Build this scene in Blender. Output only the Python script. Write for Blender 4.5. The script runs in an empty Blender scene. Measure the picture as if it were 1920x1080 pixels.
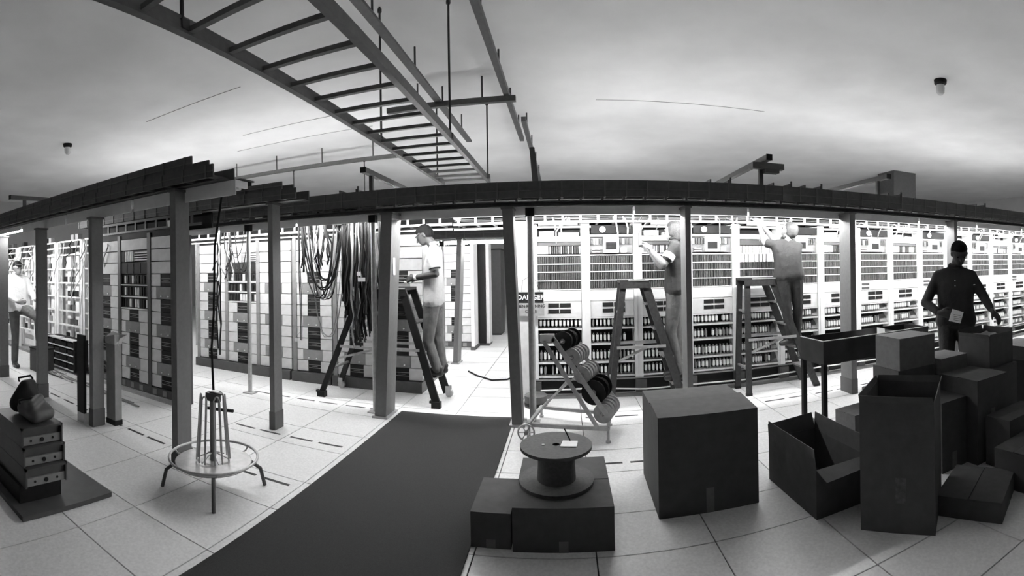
import bpy, bmesh, math, random
from math import sin, cos, pi, hypot, atan2
from mathutils import Vector, Matrix

random.seed(7)
SC = bpy.context.scene
COL = SC.collection

# ------------------------------------------------------------------ camera (swing-lens panorama)
FPX, CYP = 881.0, 501.4
cam = bpy.data.cameras.new('camera')
cam.type = 'PANO'
cam.panorama_type = 'CENTRAL_CYLINDRICAL'
cam.central_cylindrical_range_u_min = -960 / FPX
cam.central_cylindrical_range_u_max = 960 / FPX
cam.central_cylindrical_range_v_min = (CYP - 1080) / FPX
cam.central_cylindrical_range_v_max = CYP / FPX
cam.central_cylindrical_radius = 1.0
cam.clip_start = 0.02
cam_ob = bpy.data.objects.new('camera', cam)
COL.objects.link(cam_ob)
cam_ob.matrix_world = (Matrix.Translation((0, 0, 1.5)) @ Matrix.Rotation(0.1131, 4, 'Z')
                       @ Matrix.Rotation(0.0154, 4, 'Y') @ Matrix.Rotation(pi / 2 + 0.002, 4, 'X'))
SC.camera = cam_ob

# ------------------------------------------------------------------ world, exposure
world = bpy.data.worlds.new('room_ambient')
world.use_nodes = True
world.node_tree.nodes['Background'].inputs[0].default_value = (1, 1, 1, 1)
world.node_tree.nodes['Background'].inputs[1].default_value = 0.02
SC.world = world
SC.view_settings.view_transform = 'Standard'
SC.view_settings.look = 'None'
SC.view_settings.exposure = 0.55
SC.view_settings.gamma = 1.0
SC.view_settings.use_curve_mapping = False
SC.cycles.max_bounces = 6
SC.cycles.diffuse_bounces = 5
SC.cycles.glossy_bounces = 3
TUBE = 130.0          # emission of a lit fluorescent tube

# ------------------------------------------------------------------ materials
def mat(name, v, rough=0.7, var=0.12, scale=9.0, metal=0.0, bump=0.0, bscale=120.0, emit=0.0, spec=0.4):
    m = bpy.data.materials.new(name)
    m.use_nodes = True
    nt = m.node_tree
    b = nt.nodes['Principled BSDF']
    b.inputs['Roughness'].default_value = rough
    b.inputs['Metallic'].default_value = metal
    b.inputs['Specular IOR Level'].default_value = spec
    tc = nt.nodes.new('ShaderNodeTexCoord')
    nz = nt.nodes.new('ShaderNodeTexNoise')
    nz.inputs['Scale'].default_value = scale
    nz.inputs['Detail'].default_value = 5
    rp = nt.nodes.new('ShaderNodeMapRange')
    rp.inputs['From Min'].default_value = 0.3
    rp.inputs['From Max'].default_value = 0.7
    rp.inputs['To Min'].default_value = v * (1 - var)
    rp.inputs['To Max'].default_value = v * (1 + var)
    nt.links.new(tc.outputs['Object'], nz.inputs['Vector'])
    nt.links.new(nz.outputs['Fac'], rp.inputs['Value'])
    nt.links.new(rp.outputs['Result'], b.inputs['Base Color'])
    if bump > 0:
        n2 = nt.nodes.new('ShaderNodeTexNoise')
        n2.inputs['Scale'].default_value = bscale
        n2.inputs['Detail'].default_value = 3
        bp = nt.nodes.new('ShaderNodeBump')
        bp.inputs['Strength'].default_value = bump
        bp.inputs['Distance'].default_value = 0.02
        nt.links.new(tc.outputs['Object'], n2.inputs['Vector'])
        nt.links.new(n2.outputs['Fac'], bp.inputs['Height'])
        nt.links.new(bp.outputs['Normal'], b.inputs['Normal'])
    if emit > 0:
        b.inputs['Emission Color'].default_value = (1, 1, 1, 1)
        b.inputs['Emission Strength'].default_value = emit
    return m

M = {}
M['tile'] = mat('floor_tile', 0.66, 0.45, 0.10, 60, bump=0.05, bscale=400)
M['joint'] = mat('floor_joint', 0.05, 0.9)
M['slot'] = mat('floor_slot', 0.03, 0.8)
M['carpet'] = mat('carpet_mat', 0.026, 0.95, 0.25, 200, bump=0.4, bscale=700)
M['ceiling'] = mat('ceiling_paint', 0.82, 0.9, 0.06, 1.2, bump=0.15, bscale=160)
M['wall'] = mat('wall_paint', 0.5, 0.9, 0.05, 2)
M['column'] = mat('column_paint', 0.155, 0.55, 0.08, 30, bump=0.03)
M['coldark'] = mat('column_plinth', 0.10, 0.7)
M['tray'] = mat('tray_steel', 0.075, 0.6, 0.15, 20)
M['traylip'] = mat('tray_edge', 0.10, 0.5)
M['strut'] = mat('strut_steel', 0.10, 0.5, 0.15, 20)
M['galv'] = mat('galvanised_steel', 0.42, 0.4, 0.15, 25, metal=0.3)
M['rod'] = mat('hanger_rod', 0.035, 0.5)
M['white'] = mat('white_enamel', 0.80, 0.45, 0.05, 12)
M['offwhite'] = mat('offwhite_panel', 0.66, 0.5, 0.08, 14)
M['panel'] = mat('rack_panel', 0.60, 0.55, 0.10, 10)
M['grey'] = mat('grey_enamel', 0.22, 0.5, 0.10, 16)
M['dgrey'] = mat('dark_grey_enamel', 0.07, 0.5, 0.12, 16)
M['black'] = mat('black_enamel', 0.012, 0.6, 0.2, 20, spec=0.2)
M['card'] = mat('circuit_card', 0.08, 0.7, 0.3, 40, spec=0.2)
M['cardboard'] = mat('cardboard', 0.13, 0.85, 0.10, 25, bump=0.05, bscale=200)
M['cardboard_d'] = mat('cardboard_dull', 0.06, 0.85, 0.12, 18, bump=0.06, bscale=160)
M['cableb'] = mat('cable_black', 0.008, 0.6, spec=0.15)
M['cableg'] = mat('cable_grey', 0.22, 0.5)
M['cablew'] = mat('cable_white', 0.72, 0.5)
M['paper'] = mat('paper', 0.85, 0.8, 0.03)
M['ink'] = mat('ink', 0.012, 0.95, spec=0.1)
M['sheet'] = mat('sheet_steel', 0.06, 0.3, 0.25, 6, metal=0.6)
M['wood'] = mat('reel_board', 0.07, 0.75, 0.2, 60, bump=0.1, bscale=300)
M['skin_d'] = mat('skin_dark', 0.04, 0.6, 0.08, 20, spec=0.25)
M['skin'] = mat('skin_tone', 0.30, 0.5, 0.08, 20)
M['hair'] = mat('hair_dark', 0.006, 0.8, 0.3, 90, bump=0.5, bscale=200, spec=0.08)
M['hair_g'] = mat('hair_fair', 0.07, 0.8, 0.3, 90, bump=0.5, bscale=200, spec=0.1)
M['cloth_w'] = mat('cloth_white', 0.82, 0.9, 0.05, 8, bump=0.6, bscale=16)
M['cloth_l'] = mat('cloth_pale', 0.42, 0.9, 0.06, 8, bump=0.6, bscale=16)
M['cloth_d'] = mat('cloth_dark', 0.03, 0.95, 0.10, 8, bump=0.6, bscale=16)
M['denim'] = mat('denim', 0.10, 0.9, 0.18, 14, bump=0.7, bscale=16)
M['denim_d'] = mat('denim_dark', 0.03, 0.9, 0.2, 14, bump=0.7, bscale=16)
M['ladder'] = mat('ladder_paint', 0.035, 0.6, 0.3, 30, spec=0.25)
M['shoe'] = mat('shoe_leather', 0.03, 0.4)
M['tubelit'] = mat('lit_tube', 0.9, 0.5, 0, emit=TUBE)
M['tubefill'] = mat('fill_tube', 0.9, 0.5, 0, emit=TUBE * 0.29)  # weaker emission for the added, unseen fill battens
M['lampglass'] = mat('lamp_glass', 0.7, 0.2, 0.02)

# ------------------------------------------------------------------ mesh builder
class MB:
    def __init__(s):
        s.v, s.f, s.mi, s.cur, s.sm = [], [], [], 0, []
    def mat(s, i):
        s.cur = i
        return s
    def add(s, vs, fs, smooth=False):
        o = len(s.v)
        s.v += [tuple(p) for p in vs]
        for f in fs:
            s.f.append(tuple(o + i for i in f))
            s.mi.append(s.cur)
            s.sm.append(smooth)
        return s
    def box(s, x0, x1, y0, y1, z0, z1):
        vs = [(x0, y0, z0), (x1, y0, z0), (x1, y1, z0), (x0, y1, z0), (x0, y0, z1), (x1, y0, z1), (x1, y1, z1), (x0, y1, z1)]
        return s.add(vs, [(3, 2, 1, 0), (4, 5, 6, 7), (0, 1, 5, 4), (1, 2, 6, 5), (2, 3, 7, 6), (3, 0, 4, 7)])
    def hexa(s, b, t):
        return s.add(list(b) + list(t), [(3, 2, 1, 0), (4, 5, 6, 7), (0, 1, 5, 4), (1, 2, 6, 5), (2, 3, 7, 6), (3, 0, 4, 7)])
    def bar(s, a, b, w, h, up=(0, 0, 1)):
        a, b = Vector(a), Vector(b)
        d = (b - a).normalized()
        u = Vector(up)
        if abs(d.dot(u)) > 0.98:
            u = Vector((0, 1, 0))
        x = d.cross(u).normalized() * w / 2
        z = x.cross(d).normalized() * h / 2
        return s.hexa([a - x - z, a + x - z, a + x + z, a - x + z], [b - x - z, b + x - z, b + x + z, b - x + z])
    def tube(s, pts, r, n=6, caps=True):
        pts = [Vector(p) for p in pts]
        rr = r if isinstance(r, (list, tuple)) else [r] * len(pts)
        rings = []
        ref = None
        for i, p in enumerate(pts):
            d = (pts[min(i + 1, len(pts) - 1)] - pts[max(i - 1, 0)])
            if d.length < 1e-9:
                d = Vector((0, 0, 1))
            d.normalize()
            if ref is None:
                ref = Vector((1, 0, 0)) if abs(d.x) < 0.9 else Vector((0, 1, 0))
            x = (ref - d * ref.dot(d))
            if x.length < 1e-6:
                x = d.orthogonal()
            x.normalize()
            ref = x
            y = d.cross(x)
            rings.append([p + (x * cos(2 * pi * k / n) + y * sin(2 * pi * k / n)) * rr[i] for k in range(n)])
        vs = [q for rg in rings for q in rg]
        fs = []
        for i in range(len(rings) - 1):
            for k in range(n):
                k2 = (k + 1) % n
                fs.append((i * n + k, i * n + k2, (i + 1) * n + k2, (i + 1) * n + k))
        s.add(vs, fs, True)
        if caps:
            o = len(s.v) - len(vs)
            s.f.append(tuple(o + k for k in reversed(range(n)))); s.mi.append(s.cur); s.sm.append(False)
            e = o + (len(rings) - 1) * n
            s.f.append(tuple(e + k for k in range(n))); s.mi.append(s.cur); s.sm.append(False)
        return s
    def cyl(s, a, b, r, n=16, r2=None):
        return s.tube([a, b], [r, r if r2 is None else r2], n)
    def ring(s, c, R, r, n=40, m=6, axis='Z'):
        pts = []
        for k in range(n + 1):
            t = 2 * pi * k / n
            if axis == 'Z':
                pts.append((c[0] + R * cos(t), c[1] + R * sin(t), c[2]))
            else:
                pts.append((c[0] + R * cos(t), c[1], c[2] + R * sin(t)))
        return s.tube(pts, r, m, False)
    def lathe(s, c, prof, n=28):
        vs = []
        for (r, z) in prof:
            vs += [(c[0] + r * cos(2 * pi * k / n), c[1] + r * sin(2 * pi * k / n), c[2] + z) for k in range(n)]
        fs = []
        for i in range(len(prof) - 1):
            for k in range(n):
                k2 = (k + 1) % n
                fs.append((i * n + k, i * n + k2, (i + 1) * n + k2, (i + 1) * n + k))
        return s.add(vs, fs, True)
    def mesh(s, name):
        me = bpy.data.meshes.new(name)
        me.from_pydata(s.v, [], s.f)
        me.polygons.foreach_set('material_index', s.mi)
        me.polygons.foreach_set('use_smooth', s.sm)
        me.update()
        if any(s.sm):
            me.set_sharp_from_angle(angle=0.7)
        return me
    def build(s, name, m, parent=None):
        return link(name, s.mesh(name), m, parent)

def link(name, me, m=None, parent=None, loc=None):
    o = bpy.data.objects.new(name, me)
    if m is not None and not me.materials:
        for k in (m if isinstance(m, (list, tuple)) else [m]):
            me.materials.append(M[k])
    COL.objects.link(o)
    if loc is not None:
        o.location = loc
    if parent is not None:
        o.parent = parent
        if loc is None:
            o.matrix_parent_inverse = parent.matrix_basis.inverted()
    return o

def tag(o, label, cat, group=None, kind=None):
    o['label'] = label
    o['category'] = cat
    if group:
        o['group'] = group
    if kind:
        o['kind'] = kind
    return o

def thing(name, label, cat, loc=(0, 0, 0), group=None, kind=None):
    o = bpy.data.objects.new(name, None)
    o.empty_display_size = 0.1
    COL.objects.link(o)
    o.location = loc
    return tag(o, label, cat, group, kind)

def struct(name, mb, m, parent=None):
    o = mb.build(name, m, parent)
    if parent is None:
        o['kind'] = 'structure'
    return o

def part(t, name, m, fn, stuff=False):
    mb = MB()
    fn(mb)
    o = mb.build(name, m, t)
    if stuff:
        o['kind'] = 'stuff'
    return o

_shared = {}
def shared_box(t, name, m, x0, x1, y0, y1, z0, z1):
    """A box part whose mesh is shared by all boxes of the same size, name and material."""
    key = (name, m, round(x1 - x0, 4), round(y1 - y0, 4), round(z1 - z0, 4))
    if key not in _shared:
        a, b, c = (x1 - x0) / 2, (y1 - y0) / 2, (z1 - z0) / 2
        me = MB().box(-a, a, -b, b, -c, c).mesh(name)
        me.materials.append(M[m])
        _shared[key] = me
    o = bpy.data.objects.new(name, _shared[key])
    COL.objects.link(o)
    o.parent = t
    tl = t.location if t is not None else Vector((0, 0, 0))
    o.location = Vector(((x0 + x1) / 2, (y0 + y1) / 2, (z0 + z1) / 2)) - tl
    return o

ORD = ['first', 'second', 'third', 'fourth', 'fifth', 'sixth', 'seventh', 'eighth', 'ninth', 'tenth',
       'eleventh', 'twelfth', 'thirteenth', 'fourteenth', 'fifteenth', 'sixteenth']

# ================================================================== THE ROOM
RX0, RX1, RY0, RY1, RZ = -15.0, 15.0, -6.0, 19.0, 4.0
floor = struct('floor', MB().box(RX0, RX1, RY0, RY1, -0.2, -0.012), 'tile')
tag(floor, 'pale raised floor of square panels with dark joints', 'floor')
struct('joint_bed', MB().box(-9.4, 9.0, -0.2, 12.5, -0.012, -0.008), 'joint', floor)
GX, XS0 = 0.64, -1.78
xl = lambda k: XS0 + GX * k
ys = []
for n in range(-1, 13):
    ys += [n + 0.42, n + 0.84]
G = 0.004
tile_cells = []
for i in range(len(ys) - 1):
    y0, y1 = ys[i], ys[i + 1]
    if y0 < 0.4:
        continue
    if y1 < 5.5:
        ks = range(-11, 11)
    elif y1 < 12.5:
        ks = range(0, 2)
    else:
        continue
    for k in ks:
        tile_cells.append((xl(k), xl(k + 1), y0, y1))
for (x0, x1, y0, y1) in tile_cells:
    shared_box(floor, 'floor_tile', 'tile', x0 + G, x1 - G, y0 + G, y1 - G, -0.011, 0.0)
# plain surround where single panels can no longer be told apart
sur = MB()
sur.box(RX0, xl(-11), RY0, RY1, -0.011, 0.0)
sur.box(xl(11), RX1, RY0, RY1, -0.011, 0.0)
sur.box(xl(-11), xl(11), RY0, 0.4, -0.011, 0.0)
sur.box(xl(-11), xl(0), 5.42, RY1, -0.011, 0.0)
sur.box(xl(2), xl(11), 5.42, RY1, -0.011, 0.0)
sur.box(xl(0), xl(2), 12.42, RY1, -0.011, 0.0)
struct('floor_surround', sur, 'tile', floor)
for (yy, kk) in ((2.715, range(-6, -1)), (3.56, range(-2, 0)), (4.68, range(-3, 0)), (2.745, (-1,)),
                 (3.57, (3, 4)), (4.685, (3, 4, 6, 7, 8))):
    for k in kk:
        for a in (0.04, 0.335):
            shared_box(floor, 'cable_slot', 'slot', xl(k) + a, xl(k) + a + 0.235, yy - 0.013, yy + 0.013, -0.004, 0.0015)
ceil = struct('ceiling', MB().box(RX0, RX1, RY0, RY1, RZ, RZ + 0.2), 'ceiling')
tag(ceil, 'plain pale ceiling with faint dark joint lines', 'ceiling')
for (yy, a, b) in ((4.88, -6.0, -4.0), (6.65, -5.4, -3.6), (7.45, -6.2, -3.2), (7.0, .5, 3.2)):
    shared_box(ceil, 'ceiling_joint', 'grey', a, b, yy - 0.006, yy + 0.006, RZ - 0.004, RZ + 0.004)
for nm, b in (('wall_left', (RX0 - .2, RX0, RY0, RY1)), ('wall_right', (RX1, RX1 + .2, RY0, RY1)),
              ('wall_back', (RX0 - .2, RX1 + .2, RY1, RY1 + .2)), ('wall_front', (RX0 - .2, RX1 + .2, RY0 - .2, RY0))):
    w = struct(nm, MB().box(b[0], b[1], b[2], b[3], -0.2, RZ + 0.2), 'wall')
    tag(w, 'plain painted wall on the ' + nm[5:] + ' side of the hall', 'wall')
bc = struct('trim_1', MB().box(8.2, 9.0, 9.7, 10.4, 0, RZ), 'dgrey')
tag(bc, 'square dark building column rising above the right-hand cable tray', 'pillar')

matb = MB()
matb.box(-1.715, -0.53, -1.2, 4.67, 0.0, 0.012)
tag(matb.build('carpet_runner', 'carpet'), 'dark carpet runner laid along the aisle between two columns', 'carpet')

# ================================================================== COLUMNS
def column(name, x, y, w, d, top, label, topx=None, base=0.17, cap=True):
    t = thing(name, label, 'column', (x, y, 0), 'frame columns')
    dx = 0 if topx is None else topx - x
    def shaft(mb):
        mb.hexa([(x - w / 2, y - d / 2, 0), (x + w / 2, y - d / 2, 0), (x + w / 2, y + d / 2, 0), (x - w / 2, y + d / 2, 0)],
                [(x + dx - w / 2, y - d / 2, top), (x + dx + w / 2, y - d / 2, top), (x + dx + w / 2, y + d / 2, top), (x + dx - w / 2, y + d / 2, top)])
    part(t, 'shaft', 'column', shaft)
    if base:
        part(t, 'base_cover', 'coldark', lambda mb: mb.box(x - w / 2 - .006, x + w / 2 + .006, y - d / 2 - .006, y + d / 2 + .006, 0, base))
    else:
        part(t, 'base_plate', 'galv', lambda mb: mb.box(x - w / 2 - .025, x + w / 2 + .025, y - d / 2 - .02, y + d / 2 + .02, 0, .02))
    part(t, 'top_plate', 'coldark', lambda mb: mb.box(x + dx - w / 2 - .012, x + dx + w / 2 + .012, y - d / 2 - .012, y + d / 2 + .012, top - .02, top))
    return t

column('frame_column', -6.43, 2.53, .075, .13, 2.06, 'grey steel column at the far left edge, beside the man in white')
column('frame_column', -5.154, 2.53, .065, .13, 2.06, 'grey steel column with dark base cover, right of the man in white')
column('frame_column', -3.93, 2.53, .065, .13, 2.06, 'grey steel column with two tall panels leaning at its foot')
column('frame_column', -2.74, 2.56, .065, .15, 2.16, 'nearest grey column, rising behind the wire dispenser stand', base=.1)
column('frame_column', -2.625, 3.69, .055, .13, 2.16, 'grey column with dark base cover standing alone on the open floor')
c6 = column('frame_column', -1.85, 4.53, .12, .26, 2.085, 'wide column at left corner of the carpet runner, label on its side', topx=-1.75, base=0)
column('frame_column', -0.475, 4.52, .10, .20, 2.085, 'dark column at right corner of the carpet runner, next to danger sign', topx=-0.54, base=0)
column('frame_column', 1.19, 4.52, .055, .20, 2.085, 'slim column just behind the big carton and the man on the ladder')
column('frame_column', 3.10, 4.52, .075, .22, 2.085, 'bright column standing behind the metal trough')
column('frame_column', 4.88, 4.52, .06, .15, 2.085, 'column behind the head of the man sorting boxes')
part(c6, 'paper_label', 'paper', lambda mb: mb.box(-1.722, -1.712, 4.47, 4.53, 1.45, 1.66))

def pole(x, y, top, r, label, plate=True):
    t = thing('support_pipe', label, 'pipe', (x, y, 0), 'round support pipes')
    part(t, 'pipe', 'galv', lambda mb: mb.cyl((x, y, 0), (x, y, top - .06), r, 14))
    part(t, 'top_clamp', 'black', lambda mb: mb.box(x - r - .01, x + r + .01, y - r - .01, y + r + .01, top - .08, top))
    part(t, 'foot_plate', 'galv', lambda mb: mb.box(x - .07, x + .07, y - .06, y + .06, 0, .012))
pole(-3.645, 4.57, 2.085, .026, 'thin round pipe on a foot plate in the bright left aisle')
pole(-1.975, 4.575, 2.085, .028, 'thin round pipe standing right behind the wide corner column')
pole(-0.335, 4.575, 2.085, .033, 'pale round pipe in front of the danger sign')
pole(-1.95, 7.30, 1.95, .03, 'slender pipe far down the aisle behind the man in the pale polo shirt')

# ================================================================== OVERHEAD CABLE TRAYS
def tray(label, x0, x1, yf, z0, z1, step, depth=.3, lip=True, cables=True):
    t = thing('cable_tray', label, 'cable tray', (x0, yf, z0), 'overhead cable trays')
    part(t, 'front_panel', 'tray', lambda mb: mb.box(x0, x1, yf, yf + .015, z0, z1))
    part(t, 'rear_panel', 'tray', lambda mb: mb.box(x0, x1, yf + depth - .015, yf + depth, z0, z1))
    n = int((x1 - x0) / step)
    for k in range(n + 1):
        xx = x0 + .03 + k * step
        if xx > x1 - .02:
            break
        shared_box(t, 'stiffener', 'traylip', xx - .006, xx + .006, yf - .008, yf, z0, z1)
        shared_box(t, 'rung', 'tray', xx - .012, xx + .012, yf + .015, yf + depth - .015, z0 + .005, z0 + .03)
    part(t, 'runner', 'tray', lambda mb: mb.box(x0, x1, yf + depth * .45, yf + depth * .8, z0, z0 + .005))
    part(t, 'edge_strip', 'traylip', lambda mb: mb.box(x0, x1, yf - .006, yf, z0 + (z1 - z0) * .42, z0 + (z1 - z0) * .42 + .008))
    return t

def rail(label, x0, x1, y, z0, z1, w=.07, m='tray'):
    t = thing('support_rail', label, 'rail', (x0, y, z0), 'support rails under the trays')
    part(t, 'web', m, lambda mb: mb.box(x0, x1, y - .006, y + .006, z0, z1))
    part(t, 'flange', m, lambda mb: mb.box(x0, x1, y - w / 2, y - .0065, z0, z0 + .008))
    part(t, 'flange', m, lambda mb: mb.box(x0, x1, y - w / 2, y - .0065, z1 - .008, z1))
    return t

tray('long dark cable tray running over the carpet aisle to the right edge', -6.2, 10.5, 4.44, 2.168, 2.325, .205)
rail('long dark rail under the main tray, resting on the corner columns', -6.0, 10.5, 4.50, 2.087, 2.138)
# short feet between rail and tray
ft = thing('tray_feet', 'row of short spacer feet between the main tray and its rail', 'bracket', (0, 4.5, 2.13))
for k in range(78):
    shared_box(ft, 'spacer_foot', 'tray', -6 + k * .205, -6 + k * .205 + .02, 4.45, 4.55, 2.138, 2.168)
tray('upper left cable tray ending above the nearest column', -10.5, -2.48, 2.44, 2.27, 2.368, .24, .2)
tray('lower left cable tray just under the upper one, ending further right', -10.5, -2.245, 2.42, 2.175, 2.268, .24, .24)
tray('short upper tray of the second row, ending above the lone column', -6.0, -2.455, 3.58, 2.262, 2.336, .22, .2)
tray('short lower tray of the second row, above the lone column', -6.0, -2.29, 3.56, 2.165, 2.260, .22, .24)
tray('distant cable tray crossing far down the bright aisle', -7.0, 5.0, 7.25, 2.0, 2.14, .3)

# ---- cross trays and struts poking up behind the main tray
def cross_tray(x, label, y0=4.70, y1=8.6, z0=2.325, z1=2.405):
    t = thing('cross_tray', label, 'cable tray', (x, y0, z0), 'cross trays behind the main tray')
    part(t, 'side_panel', 'tray', lambda mb: mb.box(x - .11, x - .095, y0, y1, z0, z1))
    part(t, 'side_panel', 'tray', lambda mb: mb.box(x + .095, x + .11, y0, y1, z0, z1))
    part(t, 'end_post', 'tray', lambda mb: mb.box(x + .115, x + .13, y0, y0 + .02, 2.325, z1 + .03))
    for k in range(12):
        shared_box(t, 'rung', 'tray', x - .095, x + .095, y0 + .1 + k * .3, y0 + .13 + k * .3, z0 + .005, z0 + .025)
for x, l in ((-2.33, 'left of the strut above the hanging cables'), (1.62, 'left of the upper T-shaped strut'), (2.35, 'first right of the T-shaped strut'),
             (2.75, 'second right of the T-shaped strut'), (3.98, 'just left of the square pillar'), (5.75, 'right of the square pillar'), (7.6, 'at the far right edge')):
    cross_tray(x, 'dark cross tray end above the main tray, ' + l)

def strut(x, y0, y1, z, label, post=True, w=.06, h=.055):
    t = thing('strut_channel', label, 'strut', (x, y0, z), 'strut channels on short posts')
    part(t, 'channel', 'strut', lambda mb: mb.box(x - w / 2, x + w / 2, y0, y1, z - h, z))
    part(t, 'end_cap', 'black', lambda mb: mb.box(x - w / 2 - .003, x + w / 2 + .003, y0 - .008, y0, z - h - .003, z + .003))
    if post:
        part(t, 'post', 'strut', lambda mb: mb.box(x - .022, x + .022, y0 + .2, y0 + .24, 2.325 if x > -5 else 2.37, z - h))
    return t
tb = strut(2.03, 4.34, 8.3, 2.62, 'thick grey strut slanting above the tray over the rear ladder man')
strut(3.72, 4.50, 8.3, 2.60, 'grey strut channel left of the square building pillar')
strut(-2.07, 4.55, 7.5, 2.60, 'short strut above the tray left of the overhead ladder rack')
strut(-6.05, 2.49, 5.0, 2.60, 'strut channel above the left tray near the left picture edge')
part(tb, 'cross_arm', 'strut', lambda mb: mb.box(1.9, 2.26, 4.46, 4.53, 2.50, 2.564))
part(tb, 'arm_plate', 'tray', lambda mb: mb.box(2.04, 2.2, 4.45, 4.54, 2.46, 2.50))

# ================================================================== OVERHEAD LADDER RACK
lr = thing('ladder_rack', 'big overhead ladder rack hanging from rods across the upper middle', 'ladder rack', (-1.35, 2, 2.7))
for xx in (-1.68, -1.03):
    part(lr, 'side_rail', 'strut', lambda mb: (mb.box(xx - .022, xx + .022, -1.5, 6.42, 2.685, 2.74), mb.box(xx - .006, xx + .006, -1.5, 6.42, 2.74, 2.775)))
for k in range(26):
    yy = -1.40 + k * .304
    shared_box(lr, 'rung', 'strut', -1.66, -1.05, yy - .016, yy + .016, 2.695, 2.722)
for yy in (4.6, 5.0):
    part(lr, 'splice_plate', 'galv', lambda mb: mb.box(-1.715, -1.70, yy, yy + .1, 2.69, 2.75))
def hanger(x, y, z0, z1, label):
    t = thing('hanger_rod', label, 'rod', (x, y, z0), 'rods hanging from the ceiling')
    part(t, 'rod', 'rod', lambda mb: mb.cyl((x, y, z0), (x, y, z1), .011, 8))
    part(t, 'clamp', 'rod', lambda mb: mb.box(x - .03, x + .03, y - .025, y + .025, z0, z0 + .05))
    part(t, 'nut', 'rod', lambda mb: mb.cyl((x, y, z1 - .05), (x, y, z1 - .02), .022, 6))
hanger(-1.68, 4.12, 2.70, 4.0, 'hanger rod on the left rail of the ladder rack, nearer pair')
hanger(-1.03, 4.20, 2.70, 4.0, 'hanger rod on the right rail of the ladder rack, nearer pair')
hanger(-1.68, 6.10, 2.70, 3.72, 'hanger rod on the left rail of the ladder rack, far end')
hanger(-1.00, 6.14, 2.70, 3.72, 'hanger rod on the right rail of the ladder rack, far end')
hanger(-5.38, 8.3, 2.32, 3.66, 'thin far hanger rod above the short second-row trays')
hanger(-3.75, 8.3, 2.32, 3.66, 'thin far hanger rod above the hanging cable loops')
hanger(-1.68, 1.6, 2.70, 4.0, 'hanger rod on the left rail of the ladder rack, nearest the viewer')
def chan(label, a, b, w=.07, h=.07):
    t = thing('ceiling_channel', label, 'strut', a, 'channels near the ceiling')
    part(t, 'channel', 'strut', lambda mb: mb.bar(a, b, w, h))
    d = (Vector(b) - Vector(a))
    n = max(2, int(d.length / 1.1))
    for k in range(n):
        p = Vector(a) + d * ((k + .5) / n)
        part(t, 'hanger', 'rod', lambda mb: mb.cyl(p + Vector((0, 0, h / 2)), (p.x, p.y, 4.0), .012, 6))
chan('ceiling channel crossing left behind the ladder rack toward the left trays', (-7.5, 8.3, 3.66), (-3.0, 8.3, 3.66))
chan('ceiling channel crossing the ladder rack to the right', (-2.35, 6.0, 3.68), (-0.6, 6.0, 3.68))
chan('ceiling channel running away right of the ladder rack', (-0.72, 2.4, 3.76), (-0.72, 8.2, 3.76))
chan('farther ceiling channel running away behind the middle of the tray', (-0.58, 6.9, 3.70), (-0.60, 12.0, 3.70))
chan('thin channel inside the ladder rack outline up near the ceiling', (-1.62, 3.2, 3.72), (-1.62, 8.0, 3.72), .09, .03)
dc = thing('ceiling_post', 'dark pair of uprights rising behind the main tray in the middle', 'post', (-.45, 7.5, 2.3))
part(dc, 'upright', 'black', lambda mb: mb.bar((-.42, 7.4, 2.35), (-.50, 7.4, 3.4), .07, .07))
part(dc, 'upright', 'black', lambda mb: mb.bar((-.36, 7.4, 2.35), (-.47, 7.4, 3.4), .03, .05))
pb = thing('tray_box', 'dark junction box above the second-row tray, beside the nearest column', 'junction box', (-3.1, 3.7, 2.34))
part(pb, 'body', 'black', lambda mb: mb.box(-3.28, -2.98, 3.62, 3.8, 2.336, 2.42))
part(pb, 'lid', 'tray', lambda mb: mb.box(-3.3, -2.96, 3.6, 3.82, 2.42, 2.435))
for x, y, l in ((-7.85, 4.43, 'small jar-shaped ceiling lamp at upper left'), (4.66, 4.5, 'small jar-shaped ceiling lamp at upper right')):
    t = thing('ceiling_lamp', l, 'lamp', (x, y, 3.8), 'ceiling lamps')
    part(t, 'base', 'black', lambda mb: mb.lathe((x, y, 4.0), [(0, 0), (.09, 0), (.085, -.05), (.055, -.07), (0, -.07)], 18))
    part(t, 'glass_jar', 'lampglass', lambda mb: mb.lathe((x, y, 4.0), [(.055, -.065), (.062, -.10), (.055, -.17), (.03, -.2), (0, -.205)], 18))

# ================================================================== FLUORESCENT FIXTURES
def fixture(x0, y, z, label, lit=True, L=1.2, lip=.05, hang=2.17):
    t = thing('fluorescent_fixture', label, 'lamp', (x0, y, z), 'fluorescent batten fixtures')
    def hs(mb):
        mb.box(x0, x0 + L, y - .07, y + .07, z, z + .02)
        mb.box(x0, x0 + L, y - .07, y - .062, z - lip, z)
        mb.box(x0, x0 + .02, y - .062, y + .07, z - .03, z)
        mb.box(x0 + L - .02, x0 + L, y - .062, y + .07, z - .03, z)
    part(t, 'housing', 'white', hs)
    for xx in (x0 + .2, x0 + L - .2):
        part(t, 'hanger_strap', 'galv', lambda mb: mb.box(xx - .012, xx + .012, y - .012, y + .012, z + .02, hang))
    part(t, 'tube', 'tubelit' if lit else 'lampglass', lambda mb: mb.cyl((x0 + .03, y + .02, z - .03), (x0 + L - .03, y + .02, z - .03), .016, 8))
k = 0
for i in range(13):
    x0 = -5.4 + i * 1.22
    fixture(x0, 4.70, 2.085, 'lit fluorescent batten under the main tray, %s from the left end' % ORD[i], lip=.064)
for i in range(3):
    fixture(-9.6 + i * 1.24, 2.66, 2.15, 'lit fluorescent batten under the left trays, %s from the left picture edge' % ORD[i], lip=.045)
for i in range(3):
    fixture(-5.86 + i * 1.24, 2.66, 2.15, 'unlit fluorescent batten under the left trays, %s from the nearest column backwards' % ORD[2 - i], lit=False, lip=.09)
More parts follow.
